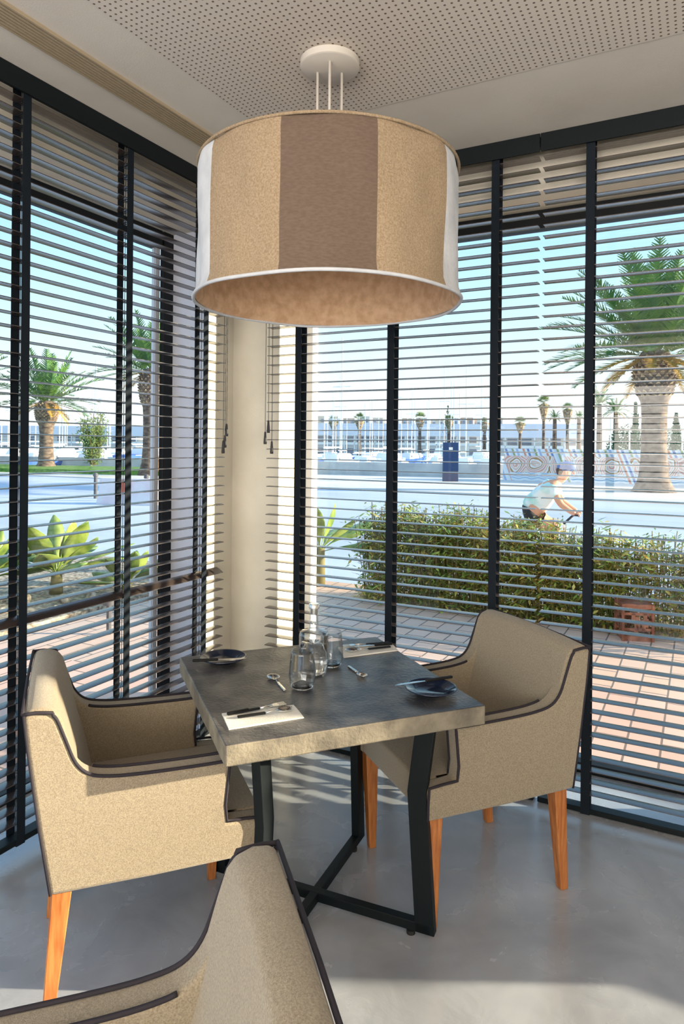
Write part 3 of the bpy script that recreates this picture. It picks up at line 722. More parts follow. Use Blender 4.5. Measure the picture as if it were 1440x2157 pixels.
# ------------------------------------------------------------------ palms
def palm(base, zg, trunk_h, r0, nf, fl, label, dense=30, knob=True, dry=True, drop=.6, fan=False, seed=1, group='palm trees', tilt=0):
    rnd = random.Random(seed)
    o = empty('palm_tree', (base.x, base.y, zg), rnd.uniform(0, 6), label, 'tree', group)
    prof = [(r0*1.5, 0), (r0*1.25, trunk_h*.05), (r0*1.0, trunk_h*.12), (r0*.86, trunk_h*.3), (r0*.84, trunk_h*.55), (r0*.92, trunk_h*.66)]
    if knob: prof += [(r0*1.30, trunk_h*.76), (r0*1.42, trunk_h*.86), (r0*1.30, trunk_h*.96), (r0*.9, trunk_h*1.03), (0, trunk_h*1.05)]
    else: prof = [(r, z) for r, z in prof[:4]]+[(r0*.7, trunk_h), (0, trunk_h*1.01)]
    pr = []
    for i in range(len(prof)-1):
        for k in range(3):
            t = k/3; pr.append((prof[i][0]*(1-t)+prof[i+1][0]*t+rnd.uniform(-.01, .01)*r0*2*(prof[i][0] > .01), prof[i][1]*(1-t)+prof[i+1][1]*t))
    pr.append(prof[-1])
    tr = MB().lathe(pr, 16 if knob else 8, cap=False).build('trunk', 'bark', o, smooth='all')
    if knob:
        b = MB(); rows = 11
        for i in range(rows):
            z = trunk_h*(.70+.30*i/rows); rr = r0*(1.0+.42*sin(pi*min(1, (.1+i/rows)*.75)))
            for k in range(17):
                g = 2*pi*(k+.5*(i % 2))/17; rad = Vector((cos(g), sin(g), 0)); tg = Vector((-sin(g), cos(g), 0)); c = rad*(rr-.02)+Vector((0, 0, z)); s = r0*.19
                b.add([c-tg*s, c+tg*s, c+rad*s*1.0+Vector((0, 0, s*1.1)), c+Vector((0, 0, s*1.3))], [(0, 1, 2), (0, 2, 3), (1, 3, 2)])
        b.build('leaf_boots', 'bark_knob', o)
    def fronds(n, e0, e1, L_, dr, m, nm):
        b = MB()
        for i in range(n):
            az = i*2.39996+rnd.uniform(-.2, .2); el = e0+(e1-e0)*((i+.5)/n)+rnd.uniform(-.1, .1)
            ll = L_*rnd.uniform(.85, 1.1); d = Vector((cos(az)*cos(el), sin(az)*cos(el), sin(el))); p = Vector((cos(az)*r0*.5, sin(az)*r0*.5, trunk_h*1.0)); pts = [p.copy()]; NS = 12 if dense > 12 else 6
            for q in range(NS):
                d = (d+Vector((0, 0, -dr/NS*(.5+q/NS)))).normalized(); p = p+d*(ll/NS); pts.append(p.copy())
            sd_ = Vector((-sin(az), cos(az), 0))
            for q in range(NS):
                w_ = .018*ll/3; b.add([pts[q]-sd_*w_, pts[q]+sd_*w_, pts[q+1]+sd_*w_*.7, pts[q+1]-sd_*w_*.7], [(0, 1, 2, 3)])
            for q in range(dense):
                t = .14+.86*q/dense; f = t*NS; k = min(int(f), NS-1); c = pts[k].lerp(pts[k+1], f-k); dd = (pts[k+1]-pts[k]).normalized()
                nrm = sd_.cross(dd).normalized()
                lw = ll*.16*(sin(pi*min(1, t*.9+.08))**.6); w2 = ll*.9/dense*.95
                for s in (-1, 1):
                    dirn = (sd_*s*.8+dd*.75+nrm*.35*(-1 if nrm.z < 0 else 1)+Vector((0, 0, -.15))+Vector((rnd.uniform(-.12, .12), rnd.uniform(-.12, .12), rnd.uniform(-.12, .12)))).normalized()
                    e_ = c+dirn*lw; wv = dd*w2
                    b.add([c-wv*.5, c+wv*.5, e_+wv*.12, e_-wv*.12], [(0, 1, 2, 3)])
        return b.build(nm, m, o)
    if fan:
        b = MB()
        for i in range(nf):
            az = i*2.39996; el = rnd.uniform(-.5, 1.4); d = Vector((cos(az)*cos(el), sin(az)*cos(el), sin(el))); c = Vector((0, 0, trunk_h))+d*fl*.45
            side = d.cross(Vector((0, 0, 1)) if abs(d.z) < .95 else Vector((1, 0, 0))).normalized(); up = side.cross(d)
            for k in range(9):
                g = radians(-80+160*k/8); v = (d*cos(g)+side*sin(g)).normalized(); ws = (side*cos(g)-d*sin(g))*fl*.035
                b.add([c-ws, c+ws, c+v*fl*.55-Vector((0, 0, fl*.08))], [(0, 1, 2)])
            b.add([Vector((0, 0, trunk_h)), Vector((0, 0, trunk_h+.03)), c], [(0, 1, 2)])
        b.build('crown', 'far_leaf', o)
        if dry:
            MB().lathe([(r0*.8, trunk_h*.72), (r0*2.0, trunk_h*.86), (r0*2.6, trunk_h*.97), (0, trunk_h*1.02)], 9, cap=False).build('dry_skirt', 'bark_knob', o)
    else:
        fronds(nf, 1.45, .0, fl, drop, 'frond', 'crown')
        if dry: fronds(max(6, nf//4), -.05, -.5, fl*.62, .5, 'frond_dry', 'dry_fronds')
    return o
P = onz(1376, 1036, RZ+.05)
kz = (Vector((P.x, P.y))).length
palm(P, RZ+.05, 5.75, .60, 70, 4.5, 'large date palm with a thick bulging trunk outside the right window', dense=34, seed=3)
P = depth(97, 985, 46.0)
palm(P, RZ+.05, 4.5, .52, 44, 3.6, 'date palm seen left, beyond the left window', dense=24, seed=5)
P = depth(316, 985, 40.0)
palm(P, RZ+.05, 6.0, .50, 44, 3.6, 'tall date palm beside the left window frame', dense=24, seed=8)
P = depth(-75, 985, 50.0)
palm(P, RZ+.05, 6.0, .55, 40, 3.8, 'date palm cut by the left edge of the photo', dense=22, seed=9)
# far fan palms (px of crown, py of crown, depth, crown radius px)
G = RZ
for i, (px, py, Z, cr_, kd) in enumerate([(702, 886, 120, 13, 'f'), (757, 884, 120, 16, 'f'), (884, 882, 115, 15, 'f'), (946, 885, 115, 13, 'f'), (1020, 889, 115, 10, 'f'), (1095, 890, 90, 14, 'f'),
        (1145, 850, 70, 17, 'f'), (1168, 880, 75, 16, 'd'), (1195, 861, 75, 14, 'f'), (1219, 879, 75, 18, 'd'), (1262, 852, 62, 34, 'd'), (1297, 868, 62, 30, 'd')]):
    c = depth(px, py, Z); R1 = cr_*Z/1440; hh = c.z-G
    names = ['leftmost thin palm before the white marina building', 'second thin palm from the left before the marina building', 'thin palm left of the blue totem', 'thin palm directly above the blue totem', 'thin palm right of the blue totem', 'short fan palm left of the cyclist',
             'tallest fan palm above the cyclist', 'shaggy palm above the cyclist, right of the tallest', 'slim fan palm left of the dark blind tape', 'bushy palm touching the dark blind tape', 'bushy date palm just right of the dark blind tape', 'bushy date palm left of the white lamp posts']
    if kd == 'f': palm(c, G, hh, .011*Z*.25, 26, R1*1.3, names[i], fan=True, seed=20+i, group='distant palms', knob=False)
    else: palm(c, G, hh, .28, 26, R1*1.15, names[i], dense=12, seed=20+i, group='distant palms', knob=False, drop=1.2)
# pine and cypresses
def conifer(px, py, Z, wpx, label, open_=False, seed=1):
    rnd = random.Random(seed); c = depth(px, py, Z); hh = c.z-G; Rr = wpx*Z/1440/2
    o = empty('pine_tree' if open_ else 'cypress_tree', (c.x, c.y, G), 0, label, 'tree')
    MB().tube([(0, 0, 0), (0, 0, hh)], .12, 6, r2=.03).build('trunk', 'bark', o)
    b = MB()
    n = 260 if open_ else 900
    for i in range(n):
        t = rnd.random(); z = hh*(.45+.55*t) if open_ else hh*(.08+.92*t)
        rr = Rr*(1-t)**.8*(rnd.random()**.4) if not open_ else Rr*(1-t)*(.4+.6*abs(sin(t*22)))*rnd.random()**.3
        g = rnd.random()*6.283; p = Vector((rr*cos(g), rr*sin(g), z)); s = .14 if open_ else .22
        q = [p+Vector((rnd.uniform(-s, s), rnd.uniform(-s, s), rnd.uniform(-s, s*1.4))) for _ in range(3)]
        b.add(q, [(0, 1, 2)])
    b.build('foliage', 'cypress', o); return o
conifer(943, 854, 112, 34, 'open branched pine behind the blue totem', True, 2)
conifer(1338, 850, 80, 22, 'narrow cypress left of the big palm trunk', False, 3)
conifer(1424, 872, 80, 34, 'broad cypress right of the big palm trunk', False, 4)
def bush(px, py0, py1, Z, wpx, label, m='cypress', n=1500, seed=1, name='shrub'):
    rnd = random.Random(seed); base = depth(px, py0, Z); Hh = (py0-py1)*Z/1440; Rr = wpx*Z/1440/2
    o = empty(name, (base.x, base.y, base.z), 0, label, 'shrub')
    b = MB()
    for i in range(n):
        a, e_ = rnd.random()*6.283, math.asin(rnd.random()); r = rnd.random()**.33
        p = Vector((Rr*cos(a)*cos(e_)*r, Rr*sin(a)*cos(e_)*r, Hh*sin(e_)*r)); s = max(.06, Rr*.06)
        b.add([p+Vector((rnd.uniform(-s, s), rnd.uniform(-s, s), rnd.uniform(-s, s))) for _ in range(3)], [(0, 1, 2)])
    b.build('foliage', m, o); return o
bush(1322, 950, 895, 60, 90, 'dark green hedge behind the mosaic wall, left of the palm trunk', seed=2, n=2600)
bush(1412, 950, 900, 60, 60, 'dark green hedge behind the mosaic wall, right of the palm trunk', seed=3, n=2000)
for px in (1285, 1325, 1400, 1436):
    p = depth(px, 950, 50); o = MB().tube([(0, 0, 0), (0, 0, 4.2)], .05, 8).build('lamp_post', 'bwhite'); o.location = (p.x, p.y, RZ)
    tag(o, {1285: 'slim white post left of the cypress, behind the mosaic wall', 1325: 'slim white post between the bushy palms and the big palm trunk', 1400: 'slim white post right of the big palm trunk', 1436: 'slim white post at the right edge of the photo'}[px], 'post', 'white posts behind the mosaic wall')

# ------------------------------------------------------------------ marina
def boat(s=1.0, mast=9.0, m='hull'):
    o = empty('sailing_boat', (0, 0, 0))
    b = MB(); V = []; F = []; n = 8; L = 9*s
    for i in range(n+1):
        t = i/n; x = -L/2+L*t; w_ = 1.4*s*sin(pi*min(1, .25+.75*t*1.0) if t < .5 else pi*(1-t*.5-.0))*(1 if t < .98 else .05)
        w_ = 1.4*s*(1-max(0, (t-.45)/.55)**2.2)*(.85+.15*min(1, t*4))+.03
        V += [(x, -w_, .95*s+.25*s*t), (x, -w_*.7, .25*s), (x, 0, 0), (x, w_*.7, .25*s), (x, w_, .95*s+.25*s*t)]
    for i in range(n):
        for k in range(4): F.append((i*5+k, (i+1)*5+k, (i+1)*5+k+1, i*5+k+1))
        F.append((i*5+4, (i+1)*5+4, (i+1)*5, i*5))
    F.append((0, 1, 2, 3, 4)); b.add(V, F); b.build('hull', m, o)
    MB().frustum(.0, 0, 1.0*s, 1.9*s, .85*s, -.1*s, 0, 1.65*s, 1.4*s, .65*s).build('cabin', 'hull', o)
    MB().box(-1.3*s, 1.2*s, -.87*s, .87*s, 1.2*s, 1.42*s).build('cabin_windows', 'bglass', o)
    b = MB(); b.tube([(.4, 0, 1.2*s), (.4, 0, 1.2*s+mast)], .06, 5); b.tube([(.4, 0, 2.2*s), (-3.2*s, 0, 2.2*s)], .05, 5); b.tube([(.4, -.9, 1.2*s+mast*.6), (.4, .9, 1.2*s+mast*.6)], .03, 4)
    b.build('mast', 'hull', o)
    return o
W_GRP = 'boats moored in the marina'
protos = [boat(1.0, 9.5), boat(.8, 7.5), boat(1.0, 8.0, 'hullblue')]
used = [0, 0, 0]; rnd = random.Random(11)
spots = []
def put_boat(px0, Z0, z=-.7, kind=None):
    for tr in range(200):
        px = px0+rnd.uniform(-12, 12)*(1+tr/30); Z = Z0+rnd.uniform(-1, 1)*tr*.4
        if px0 > 500 and not 660 < px < 1060: continue
        if Z < 48 or Z > 100: continue
        p = depth(px, 940, Z); q_ = Vector((p.x, p.y))
        if all((q_-t).length > 4.6 for t in spots): break
    else: return
    spots.append(q_)
    put_boat2(px, Z, z, kind)
def put_boat2(px, Z, z, kind):
    k = rnd.choice([0, 0, 1, 1, 2]) if kind is None else kind
    o = protos[k] if not used[k] else copy_tree(protos[k]); used[k] = 1
    p = depth(px, 940, Z); o.location = (p.x, p.y, z); o.rotation_euler = (0, 0, rnd.uniform(-.15, .15)+YAW+radians(62)); q = rnd.uniform(.55, .85); o.scale = (q, q, q*rnd.uniform(.9, 1.5))
    side = 'beyond the left window' if px < 500 else 'beyond the quay wall outside the right window'
    col = 'blue hulled' if k == 2 else ('small white' if k == 1 else 'white')
    tag(o, f'{col} sailing boat with bare mast moored {side}', 'boat', f'{col} boats {side}')
for i in range(24): put_boat(690+i*(365/24)+rnd.uniform(-6, 6), rnd.uniform(50, 95), kind=(i % 3 if i < 3 else rnd.choice([1, 1, 0, 2])))
for i in range(46): put_boat(-20+i*8+rnd.uniform(-5, 5), rnd.uniform(62, 105))
rnd = random.Random(23)
for i in range(30): put_boat(690+i*(370/30)+rnd.uniform(-7, 7), rnd.uniform(49, 75), kind=rnd.choice([1, 1, 2])); 
# water
o = MB().box(-300, 60, 0, 400, -1.2, RZ+.02).build('marina_water', mat('harbour_water', lin((150, 176, 200)), .15))
o.location = (a2.x+0, a2.y+.6, 0); o.rotation_euler = (0, 0, an); struct(o, 'harbour water', 'water')
# long white marina building
def marina_building(px0, px1, Z, ybase, ytop, label, floors=2):
    a = depth(px0, 945, Z); c = depth(px1, 945, Z*.97); an = atan2(c.y-a.y, c.x-a.x); L = hypot(c.x-a.x, c.y-a.y)
    zt = EYE+(941-ytop)*Z/1440; zb_ = -.6
    o = empty('marina_building', (a.x, a.y, zb_), an, label, 'building', 'white marina buildings'); hh = zt-zb_
    MB().box(0, L, 1.5, 14, 0, hh*.97).build('wall', 'bwhite', o)
    MB().prism([(0-.3, hh*.62), (L+.3, hh*.62), (L-.3, hh), (.3, hh)], .2, 14.2, 'y').build('roof', mat('pale_roof', lin((236, 232, 234)), .8), o)
    b = MB(); b.box(0, L, .2, .5, hh*.36, hh*.40); b.box(0, L, .2, .3, hh*.50, hh*.515); b.box(0, L, .2, 1.5, hh*.33, hh*.36)
    n = int(L/2.2)
    for i in range(n+1): b.box(i*L/n-.09, i*L/n+.09, .2, .38, 0, hh*.62)
    b.build('balcony', 'bwhite', o)
    n = min(90, int(L/2.2))
    for i in range(n):
        x = (i+.5)*L/n
        for f in (.05, .42):
            if (i*7+int(f*10)) % 5: MB().box(x-.75, x+.75, 1.42, 1.5, hh*f, hh*(f+.17)).build('window', 'bglass', o)
    return o
marina_building(640, 1030, 150, 945, 895, 'long white two storey marina building left of centre in the right window')
marina_building(1033, 1252, 110, 948, 893, 'white two storey marina building behind the mosaic wall')
marina_building(-60, 345, 165, 946, 906, 'long white marina building far behind the boats in the left window')
# row of terraced houses on the hillside
cols = [(232, 208, 184), (240, 232, 222), (222, 186, 160), (236, 224, 206)]
hm = [mat('house_wall', lin(c), .9) for c in cols]
for i in range(13):
    px = 672+i*31; Z = 330; p = depth(px, 941, Z); zt = EYE+(941-882+rnd.uniform(-4, 3))*Z/1440
    o = empty('hillside_house', (p.x, p.y, 0), YAW, 'distant pale house on the hill behind the marina building', 'house', 'distant houses on the hill')
    MB().box(-2.7, 2.7, -2, 3.4, 0, zt).build('wall', hm[i % 4], o)
    MB().box(-2.4, -1.2, -2.05, -2, zt-3, zt-1.4).build('window', 'bglass', o); MB().box(.8, 2.2, -2.05, -2, zt-3, zt-1.4).build('window', 'bglass', o)
# left side: grass strip, barrier, bollards, shrub
a = depth(-140, 985, 44); c = depth(470, 992, 38); an = atan2(c.y-a.y, c.x-a.x)
o = MB().prism([(0, 0), (.3, .28), (5, .34), (5.3, 0)], 0, hypot(c.x-a.x, c.y-a.y), 'x').build('grass_strip', 'grass'); o.location = (a.x, a.y, RZ); o.rotation_euler = (0, 0, an); struct(o, 'green grass strip before the marina', 'grass')
def leafy(px, py0, py1, Z, wpx, label, seed=1):
    import math as _m
    rnd = random.Random(seed); base = depth(px, py0, Z); Hh = (py0-py1)*Z/1440; Rr = wpx*Z/1440/2
    o = empty('oleander_shrub', base, 0, label, 'shrub'); b = MB(); f = MB()
    for i in range(30):
        g = rnd.random()*6.28; tipr = Rr*rnd.uniform(.15, 1.0); zt = Hh*rnd.uniform(.45, 1)*(1.05-.35*(tipr/Rr)**2); tip = Vector((tipr*cos(g), tipr*sin(g), zt))
        pts = [Vector((.15*cos(g), .15*sin(g), 0)), tip*.45+Vector((0, 0, zt*.10)), tip]; b.tube(pts, .025, 4)
        for k in range(80):
            t = rnd.uniform(.10, 1.05); p = pts[0].lerp(pts[1], t*2) if t < .5 else pts[1].lerp(pts[2], t*2-1); p = p+Vector((rnd.gauss(0, .13), rnd.gauss(0, .13), rnd.gauss(0, .10)))
            d = Vector((rnd.gauss(0, 1), rnd.gauss(0, 1), rnd.gauss(.4, .8))).normalized(); q = d.orthogonal().normalized()*.028
            f.add([p, p+d*.11+q, p+d*.24, p+d*.11-q], [(0, 1, 2, 3)])
    b.build('stems', 'stem', o); f.build('foliage', 'far_leaf', o)
leafy(196, 980, 870, 38, 72, 'loose shrub between the two palms beyond the left window', 4)
p = onz(274, 1062, RZ)
o = empty('road_barrier', (p.x, p.y, RZ), YAW-.2, 'pale pink concrete road barrier outside the left window', 'barrier')
MB().prism([(-.3, 0), (.3, 0), (.12, .5), (.10, .8), (-.10, .8), (-.12, .5)], -1.0, 1.0, 'x', Matrix.Identity(4)).build('block', 'pinkblock', o, bevel=.01)
MB().box(-.35, .0, -.215, -.13, .35, .75).build('red_mark', 'red', o)
for (px, py, lb) in ((201, 1050, 'slim dark bollard left of the concrete barrier'), (308, 1056, 'slim dark bollard right of the concrete barrier')):
    p = onz(px, py, RZ); o = MB().lathe([(.06, 0), (.06, .75), (.085, .76), (.085, .82), (.05, .88), (0, .89)], 14).build('bollard', 'grey', smooth=True); o.location = (p.x, p.y, RZ); tag(o, lb, 'bollard', 'slim bollards')

# ------------------------------------------------------------------ broad leaved plants in the left bed
def broad(px, py0, hpx, Z, n, label, seed, trunk=.25):
    rnd = random.Random(seed); base = onz(px, py0, -.02); Z = (CI.transposed() @ (base-Vector((0, 0, EYE)))).z*-1
    Hh = hpx*Z/1440
    o = empty('strelitzia_plant', (base.x, base.y, -.02), 0, label, 'plant', 'broad leaved plants in the gravel bed')
    MB().tube([(0, 0, 0), (.01, 0, Hh*trunk)], lambda t: .07-.02*t, 10).build('trunk', 'stem', o, smooth='all')
    for i in range(n):
        az = i*2.39996+rnd.uniform(-.3, .3); el = rnd.uniform(.35, 1.35); L = (Hh*(1-trunk))*rnd.uniform(.75, 1.0)/max(.55, sin(el)) ; L = min(L, Hh*.95)
        d = Vector((cos(az)*cos(el), sin(az)*cos(el), sin(el))); p = Vector((0, 0, Hh*trunk*.9)); pts = [p.copy()]; NS = 10
        for q in range(NS): d = (d+Vector((0, 0, -.05))).normalized(); p = p+d*(L/NS); pts.append(p.copy())
        sd_ = Vector((-sin(az), cos(az), 0)); V = []; F = []
        tw = rnd.uniform(-.5, .5)
        for q, c in enumerate(pts):
            t = q/NS; w_ = L*.13*(max(0, sin(pi*max(0, t-.28)/.72))**.7 if t > .28 else .0)+.010
            dd = (pts[min(q+1, NS)]-pts[max(q-1, 0)]).normalized(); nn = sd_.cross(dd).normalized(); s2 = (sd_*cos(tw)+nn*sin(tw)); n2 = s2.cross(dd)
            V += [c-s2*w_+n2*w_*.35, c, c+s2*w_+n2*w_*.35]
        for q in range(NS): F += [(q*3, q*3+1, q*3+4, q*3+3), (q*3+1, q*3+2, q*3+5, q*3+4)]
        MB().add(V, F).build('leaf', 'agave', o, smooth='all', solid=.003)
broad(118, 1250, 180, 7, 15, 'large broad leaved plant in the gravel bed, left of centre of the left window', 5)
broad(268, 1240, 110, 7, 10, 'smaller broad leaved plant in the gravel bed beside the window frame', 9, trunk=.05)
broad(-40, 1265, 170, 7, 12, 'broad leaved plant at the left edge of the photo', 12)
p = onz(688, 1190, RZ)
broad(672, 1235, 200, 7, 9, 'broad leaved plant half hidden by the right window\'s pale frame', 15, trunk=.4)
# stones in the bed
sp = MB().ell((0, 0, .03), (.06, .045, .04), 8, 5).build('stone', 'gravel', smooth='all'); first = True
rnd = random.Random(5)
for i in range(46):
    px = rnd.uniform(0, 320); py = rnd.uniform(1262, 1395); q = onz(px, py, -.02)
    if q.x > -5.25 or q.x < -7.3: continue
    o = sp if first else sp.copy()
    if not first: COL.objects.link(o)
    first = False
    o.location = (q.x, q.y, -.03); s = rnd.uniform(.6, 1.5); o.scale = (s, s*rnd.uniform(.7, 1.2), s); o.rotation_euler = (0, 0, rnd.random()*6)
    tag(o, 'loose brown stone lying in the gravel bed outside the left window', 'stone', 'loose stones in the gravel bed')
q = onz(229, 1338, -.02)
o = empty('garden_light', (q.x, q.y, -.02), 0, 'small dark garden spotlight standing in the gravel bed', 'lamp')
MB().tube([(0, 0, 0), (0, 0, .25)], .02, 8).build('stake', 'grey', o); MB().lathe([(0, .25), (.05, .25), (.055, .34), (0, .35)], 14).build('head', 'grey', o, smooth=True)

# ------------------------------------------------------------------ bamboo hedge
def hedge_plant(cx, cy, wx, wy, hz, n, label, seed, gold=.3):
    rnd = random.Random(seed)
    o = empty('bamboo_bush', (cx, cy, -.012), 0, label, 'hedge', 'low bamboo hedge outside the right window')
    st = MB(); g = MB(); y = MB()
    for i in range(int(n/45)):
        x = rnd.uniform(-wx, wx)*.8; yy = rnd.uniform(-wy, wy)*.8; lean = Vector((rnd.uniform(-.16, .16), rnd.uniform(-.16, .16), 0)); hh = hz*rnd.uniform(.75, 1.08)*(1-.25*abs(x/wx)**3)
        p0 = Vector((x, yy, 0)); p1 = p0+lean*hh+Vector((0, 0, hh)); st.tube([p0, p1], .0035, 4)
        isg = rnd.random() < gold
        for k in range(45):
            t = 1-rnd.random()**1.25*.97; c = p0.lerp(p1, t)+Vector((rnd.gauss(0, .055), rnd.gauss(0, .055), rnd.gauss(0, .03)))
            if c.z < .01: c.z = .02
            a = rnd.random()*6.283; d = Vector((cos(a), sin(a), rnd.uniform(-.7, .5))).normalized(); L = rnd.uniform(.055, .105); s = d.cross(Vector((rnd.uniform(-.4, .4), rnd.uniform(-.4, .4), 1))).normalized()*L*.135
            (y if isg else g).add([c, c+d*L*.4+s, c+d*L, c+d*L*.4-s], [(0, 1, 2, 3)])
    st.build('canes', 'stem', o); g.build('foliage', 'bamboo', o)
    if y.V: y.build('golden_foliage', 'bamboo_y', o)
spec = [(-2.72, 6.42, .42, .3, .93, 7000, 'clump at the hedge\'s left end'), (-2.05, 6.42, .40, .3, .93, 8000, 'dense clump behind the armchair back, second from the left end'), (-1.40, 6.42, .40, .3, .86, 7500, 'dense clump seen above the right armchair'),
        (-.80, 6.42, .35, .3, .80, 5500, 'clump left of the rusty lantern, below the cyclist'), (-.22, 6.45, .38, .28, .78, 3600, 'sparse clump right behind the rusty lantern'), (.42, 6.45, .42, .28, .76, 3000, 'sparse clump at the right edge of the photo')]
for i, (x, y_, wx, wy, hz, n, lb) in enumerate(spec): hedge_plant(x, y_, wx, wy, hz, n, 'green and gold bamboo bush, '+lb, 40+i, gold=.38)
# rusty lantern
q = onz(1334, 1343, -.012)
o = empty('garden_lantern', (q.x, q.y, -.012), radians(20), 'rusty cut-out metal lantern box standing before the hedge', 'lantern')
b = MB(); s = .115; hh = .30
for sx_, sy_ in ((1, 1), (1, -1), (-1, 1), (-1, -1)): b.box(sx_*s-.01, sx_*s+.01, sy_*s-.01, sy_*s+.01, 0, hh)
b.box(-s, s, -s, s, 0, .02); b.box(-s-.005, s+.005, -s-.005, s+.005, hh-.02, hh)
b.build('frame', 'rust', o)
for R in range(4):
    mt = Matrix.Rotation(R*pi/2, 4, 'Z'); b = MB(); rn = random.Random(R)
    for z in (.02, .085, .15, .21, .262): b.box(-s, s, -s-.003, -s+.003, z, z+.022, mt)
    for k in range(7): x = rn.uniform(-s+.02, s-.05); z = rn.uniform(.03, .2); b.box(x, x+.03, -s-.003, -s+.003, z, z+.07, mt)
    b.build('cut_out_panel', 'rust', o)

# ------------------------------------------------------------------ cyclist
Zc = 8.5; hip = depth(1112, 1083, Zc)
DA = radians(6)      # riding direction: along the road, to the right
CX = Matrix.Translation((hip.x, hip.y, RZ)) @ Matrix.Rotation(DA, 4, 'Z')
hz = hip.z-RZ        # hip height over the road
def skin(name, chains, m, parent, sub=2):
    """chains: list of lists of (pos, radius); a chain may start at an existing vertex by index ('@i')"""
    V = []; E = []; R = []
    for chn in chains:
        prev = None
        for it in chn:
            if isinstance(it, int): prev = it; continue
            p, r = it; V.append(p); R.append(r); i = len(V)-1
            if prev is not None: E.append((prev, i))
            prev = i
    me = bpy.data.meshes.new(name); me.from_pydata(V, E, []); o = bpy.data.objects.new(name, me); COL.objects.link(o); o.parent = parent
    md = o.modifiers.new('skin', 'SKIN'); md.use_smooth_shade = True
    sl = me.skin_vertices[0].data
    for i, r in enumerate(R): sl[i].radius = (r, r) if not isinstance(r, tuple) else r
    sl[0].use_root = True
    s_ = o.modifiers.new('sub', 'SUBSURF'); s_.levels = sub; s_.render_levels = sub
    me.materials.append(M[m]); return o
rider = empty('person', (hip.x, hip.y, RZ), DA, 'person cycling to the right in a mint and white top, black shorts and helmet', 'person')
# local frame: x forward, z up, 0 at road below the hips
hp = (0, 0, hz); sh_ = (.30, 0, hz+.36); nk = (.36, 0, hz+.42); hd = (.42, 0, hz+.50)
ch_ = [[(hp, (.13, .15)), ((.12, 0, hz+.14), (.12, .14)), ((.24, 0, hz+.29), (.13, .16)), (sh_, (.10, .12)), (nk, .055), ((.40, 0, hz+.47), .065), ((.44, 0, hz+.53), (.085, .075)), ((.46, 0, hz+.58), .07)]]
hand = (.58, 0, hz+.03)
n0 = 8
for s in (1, -1):
    y = .17*s
    ch_.append([3, ((.30, y, hz+.33), .055), ((.40, .20*s, hz+.15), .042), ((.53, .19*s, hz+.06), .032), ((.57, .19*s, hz+.045), .030)])
for s in (1, -1):
    kn = (.36, .10*s, hz-.13) if s < 0 else (.30, .10*s, hz-.30)
    ft = (.20, .10*s, hz-.55) if s < 0 else (.12, .10*s, hz-.80)
    ch_.append([0, ((.05, .09*s, hz-.03), .095), ((.20, .10*s, (hz+kn[2])/2), .085), (kn, .060), (((kn[0]+ft[0])/2-.03, .10*s, (kn[2]+ft[2])/2+.05), .055), (ft, .036), ((ft[0]+.10, .10*s, ft[2]-.05), .034), ((ft[0]+.17, .10*s, ft[2]-.055), .026)])
body = skin('body', ch_, 'skin', rider)
for s in (1, -1):
    for k in range(4):
        yy = .19*s+(-.027+.018*k); b = MB().tube([(.575, yy, hz+.05), (.605, yy, hz+.045), (.615, yy, hz+.028), (.600, yy, hz+.015)], .0085, 7)
        b.build('finger', 'skin', rider, smooth='all')
    MB().tube([(.565, .19*s-.03*s, hz+.045), (.585, .19*s-.048*s, hz+.03), (.605, .19*s-.045*s, hz+.018)], .0095, 7).build('thumb', 'skin', rider, smooth='all')
skin('jersey', [[((-.02, 0, hz+.02), (.15, .17)), ((.12, 0, hz+.15), (.14, .16)), ((.24, 0, hz+.29), (.15, .18)), ((.31, 0, hz+.37), (.11, .13))], [2, ((.30, .17, hz+.33), .075), ((.36, .195, hz+.22), .065)], [2, ((.30, -.17, hz+.33), .075), ((.36, -.195, hz+.22), .065)]], 'shirt', rider)
skin('shorts', [[((-.03, 0, hz-.02), (.165, .175)), ((.03, 0, hz+.08), (.158, .168))], [0, ((.05, .09, hz-.04), .11), ((.19, .10, hz-.10), .095)], [0, ((.05, -.09, hz-.04), .11), ((.19, -.10, hz-.07), .095)]], 'shorts', rider)
MB().ell((.445, 0, hz+.595), (.118, .088, .070), 20, 12, Matrix.Rotation(-.15, 4, 'Y')).build('helmet', 'helmet', rider, smooth='all')
MB().ell((.385, 0, hz+.55), (.06, .075, .075), 14, 10).build('hair', 'hair', rider, smooth='all')
MB().ell((.535, 0, hz+.52), (.02, .013, .018), 10, 6).build('nose', 'skin', rider, smooth='all')
for s in (1, -1):
    MB().ell((.52, .03*s, hz+.545), (.008, .011, .006), 8, 5).build('eye', 'hair', rider, smooth='all')
    MB().ell((.44, .078*s, hz+.53), (.015, .008, .025), 8, 6).build('ear', 'skin', rider, smooth='all')
MB().ell((.522, 0, hz+.485), (.006, .02, .004), 8, 5).build('mouth', 'red', rider, smooth='all')
bk = empty('bicycle', (hip.x, hip.y, RZ), DA, 'white road bicycle ridden behind the hedge', 'bicycle')
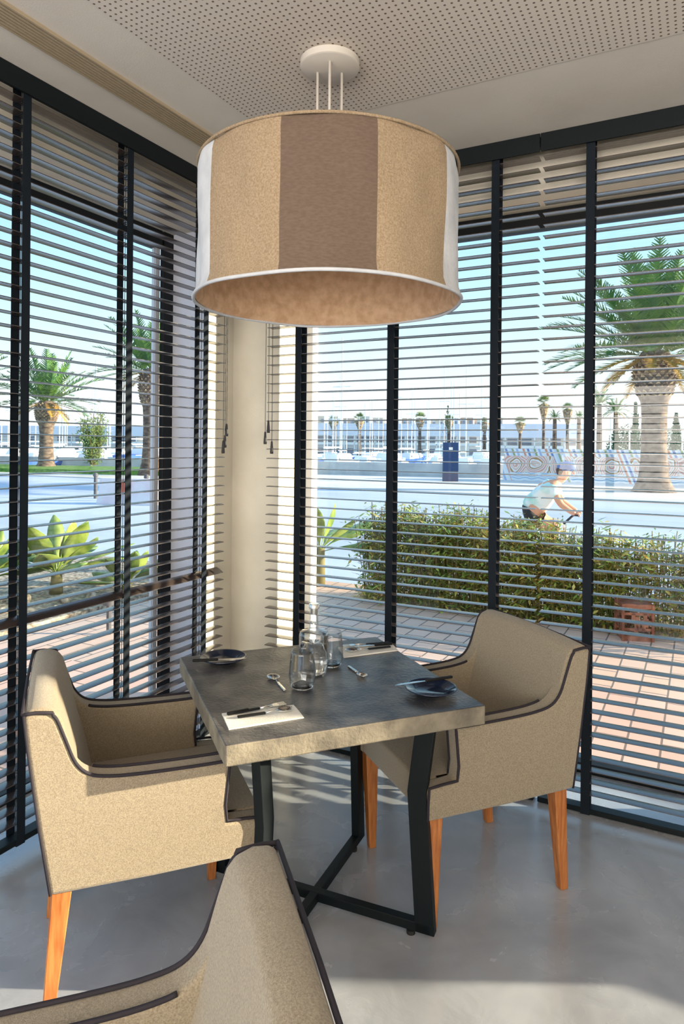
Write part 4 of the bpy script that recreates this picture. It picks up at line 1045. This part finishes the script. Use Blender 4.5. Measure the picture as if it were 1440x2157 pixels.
for x in (-.42, .60):
    wv = []
    w_ = MB().tube([(x+.34*cos(g), 0, .34+.34*sin(g)) for g in [2*pi*i/48 for i in range(48)]], .014, 8, closed=True).build('wheel', 'rubber', bk, smooth='all')
    b = MB()
    for i in range(20): g = 2*pi*i/20; b.tube([(x, 0, .34), (x+.33*cos(g), 0, .34+.33*sin(g))], .0012, 3)
    b.build('spokes', 'steel', w_)
fr = MB()
for p0, p1, r in (((-.42, 0, .34), (-.02, 0, .30), .012), ((-.02, 0, .30), (-.10, 0, hz-.14), .015), ((-.10, 0, hz-.28), (.44, 0, hz-.22), .014), ((-.02, 0, .30), (.46, 0, hz-.30), .018), ((-.42, 0, .34), (-.09, 0, hz-.28), .009), ((.42, 0, hz-.12), (.50, 0, .62), .018), ((.50, .05, .62), (.60, .05, .34), .011), ((.50, -.05, .62), (.60, -.05, .34), .011)): fr.tube([p0, p1], r, 8)
fr.build('frame', 'bike', bk, smooth='all')
b = MB(); b.tube([(.42, 0, hz-.10), (.52, 0, hz+.0)], .014, 8); b.tube([(.59, -.23, hz+.03), (.55, -.1, hz+.02), (.52, 0, hz+.0), (.55, .1, hz+.02), (.59, .23, hz+.03)], .011, 8)
b.build('handlebar', 'black_metal', bk, smooth='all')
MB().ell((-.10, 0, hz-.145), (.13, .06, .025), 12, 6).build('saddle', 'rubber', bk, smooth='all')
MB().lathe([(0, -.01), (.09, -.01), (.09, .01), (0, .01)], 20, (0, 0, 0), mtx=Matrix.Translation((-.02, -.05, .30)) @ Matrix.Rotation(pi/2, 4, 'X')).build('chainring', 'steel', bk)

# shrub outside the side windows, beyond the right edge of the view: it breaks the low sun into dapples
rnd = random.Random(77)
o = empty('tall_shrub', (4.33, 4.6, -.01), 0, 'tall narrow evergreen shrub outside, beyond the right edge of the photo', 'shrub')
MB().tube([(0, 0, 0), (0, 0, 2.9)], .03, 8).build('stem', 'stem', o)
b = MB()
for i in range(1700):
    a = rnd.random()*6.283; r = .18*sqrt(rnd.random()); c = Vector((r*cos(a), r*sin(a), rnd.uniform(.25, 3.1)))
    d = Vector((rnd.gauss(0, 1), rnd.gauss(0, 1), rnd.gauss(0, 1))).normalized(); q = d.orthogonal().normalized()
    b.add([c-d*.04, c+q*.024, c+d*.04, c-q*.024], [(0, 1, 2, 3)])
b.build('foliage', 'bamboo', o)
